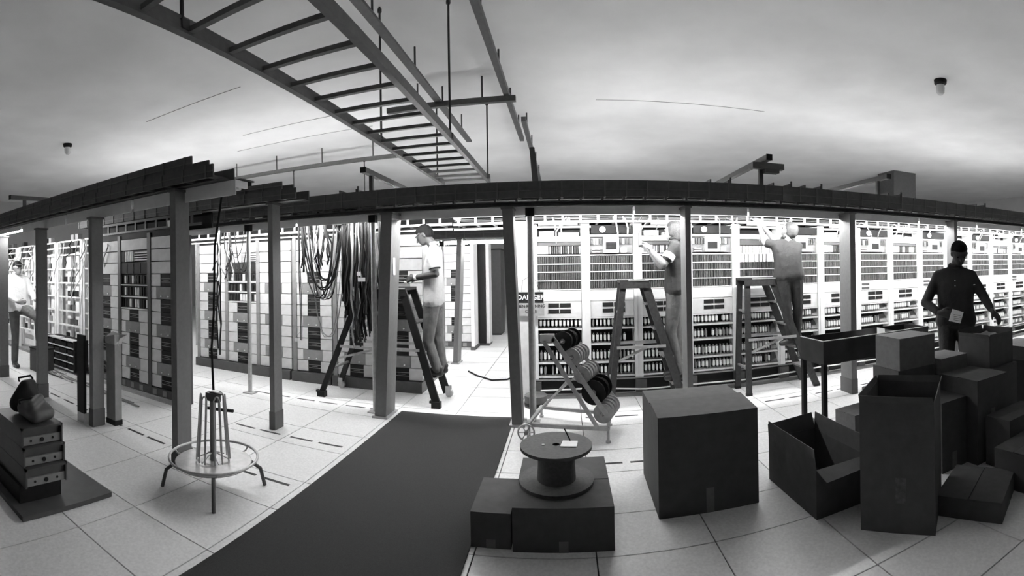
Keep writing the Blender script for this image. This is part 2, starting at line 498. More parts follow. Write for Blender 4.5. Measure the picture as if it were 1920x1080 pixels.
for i in range(3):
    fixture(-3.2 + i * 1.24, 7.4, 1.95, 'lit fluorescent batten far down the aisle, %s from the left' % ORD[i], lip=.0, hang=2.0)
def bare(x0, y, z, label, L=1.2, m='tubefill'):  # unseen lamps added behind the racks to brighten the ceiling
    t = thing('fill_batten', label, 'lamp', (x0, y, z), 'added fill battens in the rear aisles')
    part(t, 'spine', 'white', lambda mb: mb.box(x0, x0 + L, y - .02, y + .02, z - .03, z + .03))
    for sy in (-.05, .05):
        part(t, 'tube', m, lambda mb: mb.cyl((x0 + .03, y + sy, z), (x0 + L - .03, y + sy, z), .016, 8))
    for xx in (x0 + .02, x0 + L - .04):
        part(t, 'lamp_holder', 'white', lambda mb: mb.box(xx, xx + .02, y - .07, y + .07, z - .02, z + .02))
    part(t, 'post', 'galv', lambda mb: mb.cyl((x0 + L / 2, y, 0), (x0 + L / 2, y, z - .03), .02, 8))
for i in range(6):
    bare(.3 + i * 1.7, 6.6, 2.26, 'added fill batten on a post behind the right racks, %s from the aisle' % ORD[i])
for i in range(4):
    bare(-9.2 + i * 1.7, 6.9, 2.22, 'added fill batten on a post behind the left racks, %s from the left' % ORD[i])
for i, x in enumerate((-3.5, 0.1)):  # added out of view to brighten the far aisle
    bare(x, 9.9, 2.10, 'added fill batten on a post at the far aisle, %s' % ('left side' if i == 0 else 'right side'))

# ================================================================== RIGHT EQUIPMENT RACKS
RF = 5.42                      # front plane of the rack row
CARD_ROWS = ((1.547, 1.628), (1.455, 1.523), (1.356, 1.430), (1.251, 1.337))
CONN_ROWS = ((.812, .905), (.632, .735), (.422, .541), (.262, .368))

def cards(mb, x0, x1, z0, z1, y, pitch=.026, seed=0, white=.25):
    rnd = random.Random(seed)
    x = x0 + .004
    while x < x1 - pitch * .5:
        tone = rnd.random()
        mb.mat(0 if tone > white else 1)
        d = rnd.uniform(0, .012)
        mb.box(x, x + pitch * rnd.uniform(.45, .72), y + d, y + d + .02, z0, z1)
        x += pitch

def teeth(mb, x0, x1, z0, z1, y, n, seed):
    rnd = random.Random(seed)
    p = (x1 - x0) / n
    h = z1 - z0
    for k in range(n):
        xa = x0 + k * p + p * .2
        if rnd.random() < .06:
            continue
        w = p * rnd.uniform(.40, .6)
        mb.mat(0 if rnd.random() > .25 else 1)
        mb.box(xa, xa + w, y - .03, y + .03, z0 + h * .22, z0 + h * .80)
        mb.mat(1)
        mb.box(xa + w * .25, xa + w * .75, y - .02, y + .02, z0 + h * .80, z1)
        mb.box(xa + w * .2, xa + w * .8, y - .034, y + .0, z0 + h * .05, z0 + h * .2)

def rack_right(i, kind, label):
    x0 = -0.42 + .607 * i
    x1 = x0 + .607
    t = thing('equipment_rack', label, 'rack', (x0, RF, 0), 'equipment racks in the long right-hand row')
    up = .098
    a, b = x0 + up, x1 - .004       # inner opening
    w = b - a
    part(t, 'upright', 'white', lambda mb: (mb.box(x0, x0 + up, RF - .02, RF + .30, .20, 2.0), mb.box(x0 + .03, x0 + .034, RF - .026, RF - .02, .2, 2.0)))
    part(t, 'upright_foot', 'dgrey', lambda mb: (mb.box(x0, x0 + up + .03, RF - .06, RF + .0, .05, .19), mb.box(x0 + .02, x0 + .07, RF - .066, RF - .06, .07, .17)))
    part(t, 'back_panel', 'black', lambda mb: mb.box(a, b, RF + .12, RF + .14, .2, 1.98))
    part(t, 'base', 'black', lambda mb: mb.box(x0, x1, RF + .0, RF + .28, .045, .20))
    part(t, 'kick_rail', 'grey', lambda mb: mb.box(x0, x1, RF - .05, RF + .28, 0, .045))
    shared_box(t, 'base_ledge', 'grey', x0, x1, RF - .03, RF + .12, .20, .215)
    if kind == 'A':
        part(t, 'relay_shelf', ['offwhite', 'dgrey'], lambda mb: (mb.box(a, b, RF, RF + .12, 1.80, 1.86), mb.box(a + .03, a + w * .4, RF - .02, RF + .1, 1.86, 1.92),
             mb.box(a + w * .5, b - .02, RF - .01, RF + .1, 1.86, 1.90), mb.mat(1), mb.box(a, b, RF + .02, RF + .1, 1.755, 1.795)))
        shared_box(t, 'white_block', 'white', a, a + .13, RF - .01, RF + .1, 1.66, 1.75)
        part(t, 'card_row', ['card', 'offwhite'], lambda mb: cards(mb, a + .14, b, 1.66, 1.745, RF, seed=i * 50 + 9, white=.5), True)
    elif kind == 'B':
        hd = part(t, 'header_panel', 'black', lambda mb: mb.box(a + .02, b, RF - .01, RF + .1, 1.885, 1.98))
        part(hd, 'round_lamp', 'white', lambda mb: mb.cyl((a + .15, RF - .035, 1.932), (a + .15, RF - .01, 1.932), .036, 20))
        shared_box(t, 'header_strip', 'offwhite', a, b, RF - .012, RF + .1, 1.85, 1.875)
        shared_box(t, 'relay_plate', 'grey', a, b, RF + .03, RF + .1, 1.66, 1.85)
        part(t, 'relay_bank', ['dgrey', 'offwhite'], lambda mb: cards(mb, a + .01, b - .01, 1.76, 1.83, RF + .0, .034, i * 7, .2), True)
        gb = part(t, 'meter_box', 'white', lambda mb: mb.box(a + .16, a + .335, RF - .05, RF + .03, 1.665, 1.845))
        part(gb, 'meter_window', 'black', lambda mb: (mb.box(a + .185, a + .31, RF - .054, RF - .05, 1.70, 1.785)))
        shared_box(t, 'small_box', 'white', a + .36, a + .43, RF - .02, RF + .03, 1.665, 1.72)
        shared_box(t, 'small_box', 'offwhite', a + .03, a + .12, RF - .015, RF + .03, 1.70, 1.715)
        shared_box(t, 'small_box', 'offwhite', a + .03, a + .12, RF - .015, RF + .03, 1.67, 1.685)
    else:
        shared_box(t, 'relay_shelf', 'offwhite', a, b, RF, RF + .12, 1.82, 1.88)
        shared_box(t, 'dark_panel', 'dgrey', a, b, RF + .01, RF + .1, 1.745, 1.81)
        for (za, zb, sd) in ((1.638, 1.735, 1), (1.535, 1.632, 2)):
            rnd = random.Random(sd)
            x = a
            while x < b - .05:
                wd = rnd.choice((.03, .045, .07))
                shared_box(t, 'white_module', 'white', x, min(x + wd, b), RF - .005, RF + .08, za, zb)
                x += wd + rnd.choice((.008, .012, .02))
    for r, (za, zb) in enumerate(CARD_ROWS):
        if kind == 'C' and r == 0:
            continue
        part(t, 'card_row', ['card', 'dgrey'], lambda mb: cards(mb, a, b, za - .002, zb + .008, RF - .002, .021, i * 20 + r, .35), True)
        shared_box(t, 'shelf_strip', 'white', a, b, RF - .006, RF + .11, za - .013, za - .003)
    shared_box(t, 'shelf_strip', 'white', a, b, RF - .008, RF + .11, 1.633, 1.646)
    if kind == 'B' and i >= 7:
        shared_box(t, 'dark_window', 'dgrey', a + .03, a + .16, RF - .012, RF, 1.185, 1.215)
        shared_box(t, 'dark_window', 'dgrey', a + .03, a + .16, RF - .012, RF, 1.13, 1.16)
    shared_box(t, 'blank_panel', 'white', a, b, RF - .004, RF + .1, 1.112, 1.232)
    shared_box(t, 'jack_panel', 'offwhite', a, b, RF - .004, RF + .1, .925, 1.106)
    o = .14 if kind != 'A' else .12
    for za, zb in ((1.041, 1.088), (.973, 1.018)):
        shared_box(t, 'jack_window', 'black', a + o, a + o + .125, RF - .009, RF - .004, za, zb)
        shared_box(t, 'jack_window', 'black', a + o + .135, a + o + .26, RF - .009, RF - .004, za, zb)
    for r, (za, zb) in enumerate(CONN_ROWS):
        n = 11 if i < 6 else 9
        xe = b if i < 4 else (a + w * .80 if i < 7 else a + w * .68)
        part(t, 'connector_row', ['white', 'grey'], lambda mb: teeth(mb, a + .01, xe, za, zb, RF + .018, n, i * 9 + r), True)
        shared_box(t, 'connector_shelf', 'offwhite', a, b, RF - .015, RF + .11, za - .032, za - .012)
        shared_box(t, 'shelf_label', 'white', a + .05, a + .05 + w * .35, RF - .018, RF - .015, za - .029, za - .016)
        if xe < b - .05:
            part(t, 'shelf_bracket', 'grey', lambda mb: mb.hexa([(xe + .02, RF + .02, za), (b, RF - .0, za), (b, RF + .1, za), (xe + .02, RF + .1, za)],
                                                                [(xe + .06, RF + .09, zb), (b, RF + .09, zb), (b, RF + .1, zb), (xe + .06, RF + .1, zb)]))
    shared_box(t, 'label_strip', 'offwhite', a, b, RF - .006, RF + .1, .907, .922)
    return t

kinds = ['A', 'B', 'A', 'B', 'C', 'B', 'A', 'B', 'A', 'B', 'A', 'B', 'A', 'B', 'A', 'B']
desc = {'A': 'with white block', 'B': 'with round lamp on black header', 'C': 'with white module rows'}
for i, kd in enumerate(kinds):
    rack_right(i, kd, 'white equipment rack %s, %s from the danger sign' % (desc[kd], ORD[i]))

# end panel of the rack row (carries the sign)
ep = thing('rack_end_panel', 'pale speckled end frame of the rack row behind the danger sign', 'panel', (-.47, RF, 0))
part(ep, 'upright', 'offwhite', lambda mb: mb.box(-.56, -.425, RF - .05, RF + .3, 0.0, 2.03))
part(ep, 'edge_strip', 'white', lambda mb: mb.box(-.575, -.56, RF - .055, RF + .3, 0.0, 2.03))

# ---- danger sign
sg = thing('danger_sign', 'danger sign with white letters on black above black letters on grey', 'sign', (-.39, 5.30, .97))
part(sg, 'plate', 'galv', lambda mb: mb.box(-.545, -.245, 5.33, 5.336, .955, 1.232))
part(sg, 'black_band', 'ink', lambda mb: mb.box(-.535, -.255, 5.326, 5.33, 1.105, 1.225))
part(sg, 'hook_wire', 'cableb', lambda mb: mb.tube([(-.50, 5.333, 1.228), (-.49, 5.352, 1.36), (-.42, 5.36, 1.40), (-.34, 5.352, 1.36), (-.29, 5.333, 1.228)], .003, 5))
def text(t, body, x, z, size, m, y=5.325, name='lettering'):
    cu = bpy.data.curves.new(name, 'FONT')
    cu.body = body
    cu.size = size
    cu.align_x = 'CENTER'
    cu.align_y = 'CENTER'
    cu.extrude = .0008
    cu.offset = size * .012
    o = bpy.data.objects.new(name, cu)
    COL.objects.link(o)
    o.location = (x, y, z)
    o.rotation_euler = (pi / 2, 0, 0)
    bpy.context.view_layer.update()
    me = bpy.data.meshes.new_from_object(o.evaluated_get(bpy.context.evaluated_depsgraph_get()))
    mw = o.matrix_world.copy()
    bpy.data.objects.remove(o)
    me.transform(mw)
    me.materials.clear()
    me.materials.append(M[m])
    o2 = bpy.data.objects.new(name, me)
    COL.objects.link(o2)
    o2.parent = t
    o2.matrix_parent_inverse = t.matrix_basis.inverted()
    return o2
bpy.context.view_layer.update()
text(sg, 'DANGER', -.395, 1.165, .078, 'paper')
text(sg, 'MEN RUNNING', -.395, 1.065, .046, 'ink', 5.328)
text(sg, 'CABLE', -.395, 1.005, .046, 'ink', 5.328)

# ================================================================== CABLE RUNWAY ABOVE THE RACKS
def runway(label, x0, x1, y, z0, z1, step=.203):
    t = thing('cable_runway', label, 'cable runway', (x0, y, z0), 'cable runways above the racks')
    part(t, 'top_rail', 'offwhite', lambda mb: mb.box(x0, x1, y, y + .02, z1 - .05, z1))
    part(t, 'bottom_rail', 'white', lambda mb: mb.box(x0, x1, y, y + .02, z0, z0 + .028))
    part(t, 'lower_bar', 'offwhite', lambda mb: mb.box(x0, x1, y + .03, y + .05, z0 - .055, z0 - .035))
    part(t, 'rear_rail', 'black', lambda mb: mb.box(x0, x1, y + .34, y + .36, z0, z1))  # full-height black backing, paints the dark of the gaps between posts
    n = int((x1 - x0) / step)
    for k in range(n):
        xx = x0 + .05 + k * step
        shared_box(t, 'post', 'offwhite', xx, xx + .026, y + .002, y + .018, z0 + .028, z1 - .05)
        shared_box(t, 'rung', 'grey', xx, xx + .026, y + .02, y + .34, z0 + .002, z0 + .02)
runway('light cable runway full of wires along the top of the right-hand racks', -1.3, 10.4, RF - .03, 2.012, 2.15)
runway('light cable runway along the top of the white racks at the left', -6.4, -1.32, RF - .03, 2.02, 2.19)
# wires lying in the runway
wr = thing('runway_wires', 'many fine wires lying along the cable runway over the right racks', 'wires', (0, RF, 2.1), kind='stuff')
def wires(mb):
    rnd = random.Random(3)
    for k in range(30):
        yy = RF + rnd.uniform(.03, .25)
        zz = 2.035 + rnd.uniform(0, .07)
        pts = []
        x = -1.3
        while x < 10.4:
            pts.append((x, yy + rnd.uniform(-.01, .01), zz + rnd.uniform(-.008, .008)))
            x += rnd.uniform(.2, .5)
        mb.mat(rnd.choice((0, 1, 1, 2)))
        mb.tube(pts, rnd.uniform(.003, .005), 4)
wo = part(wr, 'wire', ['cablew', 'cableg', 'cableb'], wires)
wo['kind'] = 'stuff'

# looping jumper wires from runway down into the racks
rnd = random.Random(11)
k = 0
for i in range(15):
    x0 = -0.42 + .607 * i
    t = thing('jumper_set', 'pale jumper cables looping from the runway into the %s right-hand rack' % ORD[i], 'cables', (x0 + .3, RF, 1.9), 'jumper cables')
    for j in range(3 if i % 2 == 0 else 2):
        xa = x0 + rnd.uniform(.08, .55)
        xb = xa + rnd.uniform(-.16, .16)
        zb = rnd.uniform(1.72, 1.98)
        pts = [(xa, RF + .06, 2.05), (xa - .01, RF - .02, 2.075), (xa * .7 + xb * .3, RF - .06, 2.04), (xb, RF - .05, (2.02 + zb) / 2), (xb, RF - .02, zb), (xb, RF + .02, zb - .02)]
        part(t, 'jumper_cable', rnd.choice(('cablew', 'cablew', 'cableg')), lambda mb: mb.tube(pts, rnd.uniform(.006, .010), 6))
hdr = [(x, .45) for x in (-.3, 1.0, 2.2, 3.4, 4.6, 5.9, 7.1)]
for k, (x, L) in enumerate(hdr):
    o = MB().box(x, x + L, RF - .045, RF - .03, 1.985, 2.008).build('name_strip', 'offwhite')
    tag(o, 'narrow pale name strip above the right-hand racks, %s from the danger sign' % ORD[k], 'strip', 'name strips above the racks')
# power cable along the base
tag(MB().tube([(-.3, RF - .07, .10), (.3, RF - .065, .12), (.9, RF - .07, .085), (1.6, RF - .075, .10), (2.2, RF - .08, .095), (3.2, RF - .075, .13), (4.4, RF - .07, .11), (6.0, RF - .07, .12), (8, RF - .07, .12)], .009, 6).build('power_cable', 'cablew'),
    'white power cable strung along the black base of the right racks', 'cable')

# ================================================================== LEFT RACKS WITH MODULE PANELS
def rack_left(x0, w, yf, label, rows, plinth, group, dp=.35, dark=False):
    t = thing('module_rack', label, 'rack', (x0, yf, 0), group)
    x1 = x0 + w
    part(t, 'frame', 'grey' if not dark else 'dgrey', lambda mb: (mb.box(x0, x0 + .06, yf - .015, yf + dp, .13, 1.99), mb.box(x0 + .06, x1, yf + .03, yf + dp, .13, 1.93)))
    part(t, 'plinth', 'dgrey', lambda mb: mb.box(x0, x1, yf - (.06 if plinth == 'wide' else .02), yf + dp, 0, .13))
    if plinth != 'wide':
        part(t, 'plinth_rail', 'galv', lambda mb: mb.box(x0, x1, yf - .07, yf - .02, .0, .04))
        for q in range(3):
            shared_box(t, 'plinth_plate', 'grey', x0 + .1 + q * .18, x0 + .17 + q * .18, yf - .026, yf - .02, .055, .12)
    a, b = x0 + .064, x1 - .004
    c0, c1 = a + .175, a + .175 + .19
    z = .14
    for kd in rows:
        h = .15
        if kd == 'G':
            shared_box(t, 'blank_panel', 'panel', a, c0 - .004, yf - .005, yf + .03, z + .004, z + h - .004)
            shared_box(t, 'blank_panel', 'panel', c1 + .004, b, yf - .005, yf + .03, z + .004, z + h - .004)
            g = part(t, 'grille', ['black', 'grey'], lambda mb: (mb.box(c0, c1, yf + .0, yf + .03, z + .004, z + h - .004), mb.mat(1),
                     mb.box(c0, c1, yf - .006, yf - .0, z + .05, z + .056), mb.box(c0, c1, yf - .006, yf - .0, z + .09, z + .096), mb.box(c0 + .05, c0 + .14, yf - .004, yf, z + .070, z + .074)))
        elif kd == 'P':
            shared_box(t, 'blank_panel', 'panel', a, a + .09, yf - .005, yf + .03, z + .004, z + h - .004)
            shared_box(t, 'blank_panel', 'panel', c1 + .03, b, yf - .005, yf + .03, z + .004, z + h - .004)
            p = part(t, 'label_panel', 'grey', lambda mb: mb.box(a + .094, c1 + .026, yf - .003, yf + .03, z + .004, z + h - .004))
            for q in (.30, .72):
                part(p, 'lock_knob', 'white', lambda mb: mb.cyl((a + .094 + (c1 - a - .07) * q, yf - .012, z + .035), (a + .094 + (c1 - a - .07) * q, yf - .003, z + .035), .010, 8))
        elif kd == 'W':
            shared_box(t, 'wide_panel', 'panel', a, b, yf - .005, yf + .03, z + .006, z + h - .006)
        elif kd == 'V':
            shared_box(t, 'side_plate', 'black', a, a + .08, yf - .003, yf + .03, z + .006, z + h - .006)
            for q in range(5):
                shared_box(t, 'fin', 'white', a + .10 + q * .035, a + .118 + q * .035, yf - .012, yf + .03, z + .01, z + h - .01)
            for q in range(4):
                shared_box(t, 'slat', 'offwhite', a + .29, b, yf - .008, yf + .03, z + .02 + q * .03, z + .035 + q * .03)
        elif kd == 'S':
            shared_box(t, 'shelf_strip', 'white', a, b, yf - .012, yf + .03, z + .004, z + .016)
            part(t, 'card_row', ['black', 'offwhite'], lambda mb: cards(mb, a, b, z + .03, z + h - .02, yf + .0, .055, int(z * 100) + int(x0 * 31), .25), True)
        elif kd == 'K':
            shared_box(t, 'dark_panel', 'black', a, b, yf - .003, yf + .03, z + .004, z + h - .004)
            for q in range(3):
                shared_box(t, 'panel_bar', 'dgrey', a + .14 * (q + 1) - .02, a + .14 * (q + 1) - .012, yf - .009, yf - .003, z + .01, z + h - .01)
        z += h
    part(t, 'header', 'black', lambda mb: mb.box(x0, x1, yf + .0, yf + dp - .05, z, z + .07))
    return t

R_STD = ['G', 'P', 'G', 'G', 'P', 'G', 'G', 'P', 'G', 'W', 'W', 'W']
R_CRD = ['G', 'P', 'G', 'G', 'P', 'G', 'S', 'S', 'S', 'K', 'V', 'W']
g2 = 'white module racks behind the hanging cables'
L2 = 5.47
spec2 = [(-5.44, R_STD, 'white module rack at left end of the bright row, mostly behind the nearest column'),
         (-4.83, R_CRD, 'white module rack with card shelves behind the thin pipe'),
         (-4.22, R_STD, 'white module rack directly behind the lone grey column'),
         (-3.58, R_STD, 'white module rack behind the drooping cable loops'),
         (-2.95, R_STD, 'white module rack behind the thick black cable bundles'),
         (-2.335, R_STD, 'white module rack half hidden by the wide corner column')]
for x0, rw, lb in spec2:
    rack_left(x0, .61, L2, lb, rw, 'wide', g2)
g1 = 'dim module racks in the left aisle'
L1 = 3.63
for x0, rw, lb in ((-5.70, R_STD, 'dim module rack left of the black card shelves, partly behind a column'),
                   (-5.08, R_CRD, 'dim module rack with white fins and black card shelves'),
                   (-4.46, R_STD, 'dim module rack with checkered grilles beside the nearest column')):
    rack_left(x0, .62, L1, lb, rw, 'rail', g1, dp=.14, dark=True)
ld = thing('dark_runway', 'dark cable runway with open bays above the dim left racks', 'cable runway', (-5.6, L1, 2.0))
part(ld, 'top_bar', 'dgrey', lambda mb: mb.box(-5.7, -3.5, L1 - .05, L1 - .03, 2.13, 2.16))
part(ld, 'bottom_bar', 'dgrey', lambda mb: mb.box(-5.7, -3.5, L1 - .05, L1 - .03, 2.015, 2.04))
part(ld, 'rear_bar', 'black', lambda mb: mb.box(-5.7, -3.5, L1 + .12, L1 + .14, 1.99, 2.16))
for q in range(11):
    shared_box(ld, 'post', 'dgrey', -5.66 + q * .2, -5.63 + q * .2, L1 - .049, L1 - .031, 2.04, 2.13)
for x in (-4.02, -3.86):
    o = MB().hexa([(x, 3.57, 2.03), (x + .05, 3.57, 2.03), (x + .05, 3.572, 2.03), (x, 3.572, 2.03)], [(x - .01, 3.57, 2.10), (x + .035, 3.57, 2.10), (x + .035, 3.572, 2.10), (x - .01, 3.572, 2.10)]).build('paper_tag', 'paper')
    tag(o, 'white paper tag on the dark runway, %s of two' % ('left' if x < -4 else 'right'), 'tag', 'paper tags on the dark runway')

# ---- open bright frames at far left
def open_frame(x0, w, yf, label, seed):
    rnd = random.Random(seed)
    t = thing('relay_frame', label, 'rack', (x0, yf, 0), 'open relay frames at the far left')
    for xx in (x0, x0 + w - .05):
        shared_box(t, 'upright', 'white', xx, xx + .05, yf, yf + .06, 0, 2.03)
    for xx in (x0 + w * .30, x0 + w * .62):
        shared_box(t, 'riser_duct', 'white', xx, xx + .11, yf + .07, yf + .12, .45, 1.85)
    part(t, 'back_plate', 'offwhite', lambda mb: mb.box(x0 + .05, x0 + w - .05, yf + .14, yf + .16, .1, 1.85))
    for z in (.42, .65, .88, 1.11, 1.34, 1.57, 1.80, 1.92, 2.02):
        shared_box(t, 'cross_bar', 'white' if z > 1.3 else 'offwhite', x0 + .05, x0 + w - .05, yf + .01, yf + .05, z, z + .022)
        for q in range(rnd.randint(1, 3)):
            xa = x0 + .08 + rnd.random() * (w - .3)
            shared_box(t, 'relay_block', rnd.choice(('black', 'dgrey', 'grey')), xa, xa + .09, yf + .05, yf + .13, z + .025, z + .115)
    part(t, 'foot_rail', 'grey', lambda mb: mb.box(x0, x0 + w, yf - .02, yf + .2, 0, .05))
for i, x0 in enumerate((-9.6, -8.75, -7.9, -7.05, -6.2)):
    open_frame(x0, .82 if i < 4 else .5, 3.75, 'bright open relay frame with wiring, %s from the left picture edge' % ORD[i], 40 + i)
bs = thing('battery_shelf', 'low black unit of four shelves beside the man in white', 'shelf unit', (-6.5, 3.5, 0))
part(bs, 'cabinet', 'black', lambda mb: (mb.box(-6.95, -6.0, 3.62, 3.72, 0.04, .50), mb.box(-6.95, -6.91, 3.48, 3.62, .04, .5), mb.box(-6.04, -6.0, 3.48, 3.62, .04, .5), mb.box(-6.5, -6.47, 3.5, 3.62, .04, .5)))
for q in range(5):
    shared_box(bs, 'shelf', 'offwhite', -6.91, -6.04, 3.49, 3.62, .04 + q * .11, .055 + q * .11)
for q in range(4):
    for j in range(4):
        shared_box(bs, 'black_block', 'black', -6.88 + j * .21, -6.72 + j * .21, 3.5, 3.6, .056 + q * .11, .125 + q * .11)

# fallen and hanging wires at far left
rnd = random.Random(5)
for i, xb in enumerate((-9.6, -8.75, -7.9, -7.05, -6.2)):
    t = thing('wire_tangle', 'loose wires hanging before the bright relay frame, %s from the left picture edge' % ORD[i], 'wires', (xb + .4, 3.66, 1), 'loose wires at the far left')
    for k in range(6):
        x = xb + rnd.uniform(0, .8)
        L = rnd.uniform(.4, 1.3)
        pts = [(x, 3.71, 2.02)]
        for j in range(1, 6):
            pts.append((x + rnd.uniform(-.07, .07) + (.14 * sin(j)), 3.66 - rnd.uniform(0, .08), 2.02 - L * j / 5))
        part(t, 'wire', rnd.choice(('cablew', 'cablew', 'cableg', 'cableb')), lambda mb: mb.tube(pts, rnd.uniform(.005, .010), 5))
t = thing('cable_tangle', 'pale cables lying on the floor before the low black shelves', 'cables', (-6.0, 3.3, 0))
for k in range(9):
    x = rnd.uniform(-6.6, -5.4)
    pts = [(x + rnd.uniform(-.3, .3) * j + .2 * j, 3.30 + rnd.uniform(-.1, .12), .012) for j in range(5)]
    part(t, 'cable', rnd.choice(('cablew', 'cableg')), lambda mb: mb.tube(pts, .008, 5))

# ================================================================== FAR AISLE
column('frame_column', -1.745, 7.35, .075, .25, 1.99, 'column far down the bright aisle behind the man in the pale polo shirt', topx=-1.65, base=0)
for i, x0 in enumerate((-3.62, -3.0, -2.38)):
    rack_left(x0, .62, 8.62, 'bright module rack at the end of the aisle, %s from the left' % ORD[i], ['G', 'P', 'G', 'W', 'W', 'G', 'G', 'P', 'G', 'W', 'W', 'W'], 'rail', 'module racks far down the aisle')
t = thing('end_frame', 'pale end frame far down the aisle left of the dark upright', 'rack', (-1.75, 8.6, 0))
part(t, 'upright', 'white', lambda mb: mb.box(-1.75, -1.69, 8.55, 8.95, .06, 2.02))
part(t, 'foot', 'dgrey', lambda mb: mb.box(-1.755, -1.67, 8.5, 9.0, 0, .06))
t = thing('dark_upright', 'tall dark rack end beside the pale post far down the aisle', 'rack', (-1.62, 9.04, 0))
part(t, 'panel', 'black', lambda mb: mb.box(-1.74, -1.56, 9.05, 9.4, .04, 2.05))
part(t, 'side_post', 'offwhite', lambda mb: mb.box(-1.555, -1.49, 9.1, 9.4, .04, 2.0))
part(t, 'foot', 'dgrey', lambda mb: mb.box(-1.75, -1.49, 9.03, 9.42, 0, .04))
t = thing('dark_cabinet', 'tall dark grey cabinet, the farthest dark shape in the aisle', 'cabinet', (-1.57, 10.5, 0))
part(t, 'carcass', 'dgrey', lambda mb: mb.box(-1.69, -1.45, 10.5, 11.1, 0.03, 1.92))
part(t, 'top_trim', 'black', lambda mb: mb.box(-1.70, -1.44, 10.49, 11.11, 1.92, 1.95))
part(t, 'plinth', 'black', lambda mb: mb.box(-1.68, -1.46, 10.52, 11.08, 0, .03))
for i, x0 in enumerate((-1.5, -.85)):
    rack_left(x0, .62, 13.2, 'white rack closing the far end of the aisle, %s' % ('left one' if i == 0 else 'right one'), R_STD, 'rail', 'racks closing the aisle')
tag(MB().tube([(-1.42, 6.7, .012), (-1.25, 6.45, .012), (-1.0, 6.2, .012), (-.8, 6.25, .012), (-.66, 6.55, .012), (-.6, 6.9, .02)], .011, 6).build('black_cord', 'cableb'), 'black cord lying across the bright aisle floor', 'cord')
dr = thing('cable_drum', 'low dark drum on the floor behind the pale pipe', 'drum', (-.33, 5.03, 0))
part(dr, 'body', 'dgrey', lambda mb: mb.lathe((-.34, 5.1, 0), [(0, 0), (.125, 0), (.125, .12), (.11, .13), (0, .13)], 24))
part(dr, 'band', 'black', lambda mb: mb.lathe((-.34, 5.1, 0), [(.126, .02), (.128, .02), (.128, .05), (.126, .05)], 24))

# ================================================================== HANGING CABLE BUNDLES
def bundle(label, x, y, z0, z1, n, rad, mats, seed, wild=.03, r=.010):
    rnd = random.Random(seed)
    t = thing('cable_bundle', label, 'cable bundle', (x, y, z1), 'cable bundles hanging from the tray')
    for k in range(n):
        a = rnd.uniform(0, 2 * pi)
        q = rad * math.sqrt(rnd.random())
        ox, oy = q * cos(a), q * .7 * sin(a)
        L = (z0 - z1) * rnd.uniform(.72, 1.0)
        pts = [(x + ox, y - .25 + oy, z0 + .05), (x + ox, y - .08 + oy, z0 + .06), (x + ox, y + oy, z0 - .02)]
        px, py = x + ox, y + oy
        m = 8
        for j in range(1, m + 1):
            px += rnd.uniform(-wild, wild) * (.3 + j / m)
            py += rnd.uniform(-wild, wild) * .5 * (.3 + j / m)
            pts.append((px, py, z0 - L * j / m))
        part(t, 'cable', rnd.choice(mats), lambda mb: mb.tube(pts, rnd.uniform(r * .7, r * 1.3), 5))
    return t
def loops(label, xa, xb, y, z0, zlow, n, mats, seed, r=.010):
    rnd = random.Random(seed)
    t = thing('cable_loop', label, 'cable loops', ((xa + xb) / 2, y, zlow), 'cable loops hanging from the tray')
    for k in range(n):
        a = xa + rnd.uniform(-.07, .07)
        b = xb + rnd.uniform(-.07, .07)
        zl = zlow + rnd.uniform(0, .28)
        yy = y + rnd.uniform(-.08, .08)
        pts = [(a, yy - .2, z0 + .06)]
        for j in range(17):
            u = j / 16
            s = (1 - abs(2 * u - 1) ** 2.6)
            pts.append((a + (b - a) * (.5 - .5 * cos(pi * u)) if 0 else a + (b - a) * u, yy + rnd.uniform(-.008, .008), z0 - (z0 - zl) * s + rnd.uniform(-.006, .006)))
        pts.append((b, yy - .2, z0 + .06))
        part(t, 'cable', rnd.choice(mats), lambda mb: mb.tube(pts, rnd.uniform(r * .7, r * 1.2), 5))
    return t
KB = ['cableb']
KM = ['cableb', 'cableb', 'cableg', 'cablew']
bundle('dark cable bundle at the left of the hanging loops, behind the lone column', -3.02, 4.86, 2.10, 1.48, 7, .03, KB, 21, .02)
loops('wide drooping cable loops between the two dark bundles on the left', -2.98, -2.52, 4.88, 2.10, 1.16, 9, KM, 22)
bundle('mixed bundle of pale and dark cables dropping inside the wide loops', -2.78, 4.86, 2.10, 1.5, 13, .09, KM, 23, .03)
loops('small tight black cable loop left of the thick bundles', -2.62, -2.40, 4.85, 2.10, 1.78, 6, KB, 24, .013)
bundle('thick black cable bundle, left of the two longest ones', -2.40, 4.86, 2.10, .95, 26, .075, KB, 25, .03, .014)
bundle('thick black cable bundle, right of the two longest ones', -2.16, 4.88, 2.10, .78, 30, .075, KB, 26, .03, .014)
bundle('tangle of frayed cable ends hanging above the left ladder leg', -2.28, 4.86, 2.10, .60, 26, .11, ['cableb', 'cableb', 'cableb', 'cableg'], 27, .035, .010)
bundle('thin dark cables beside the round pipe at the corner column', -2.02, 4.86, 2.10, 1.15, 6, .03, KB, 28, .02)
bundle('loose cables hanging beside the nearest column', -4.28, 4.86, 2.10, 1.35, 9, .16, KM, 29, .05, .008)
bundle('thin pair of cables reaching down to a low white tag', -3.08, 4.86, 2.10, .58, 2, .012, KB, 33, .008, .006)
bundle('single long cables reaching to the floor beside the nearest column', -4.40, 4.86, 2.10, .25, 3, .05, KB, 30, .02, .010)
loops('thin cable loop hanging between nearest column and thin pipe', -4.15, -3.85, 4.86, 2.10, 1.42, 3, KB, 31, .007)
loops('long thin loop drooping low over the white racks', -2.98, -2.45, 4.93, 2.08, .62, 2, ['cableg'], 32, .006)
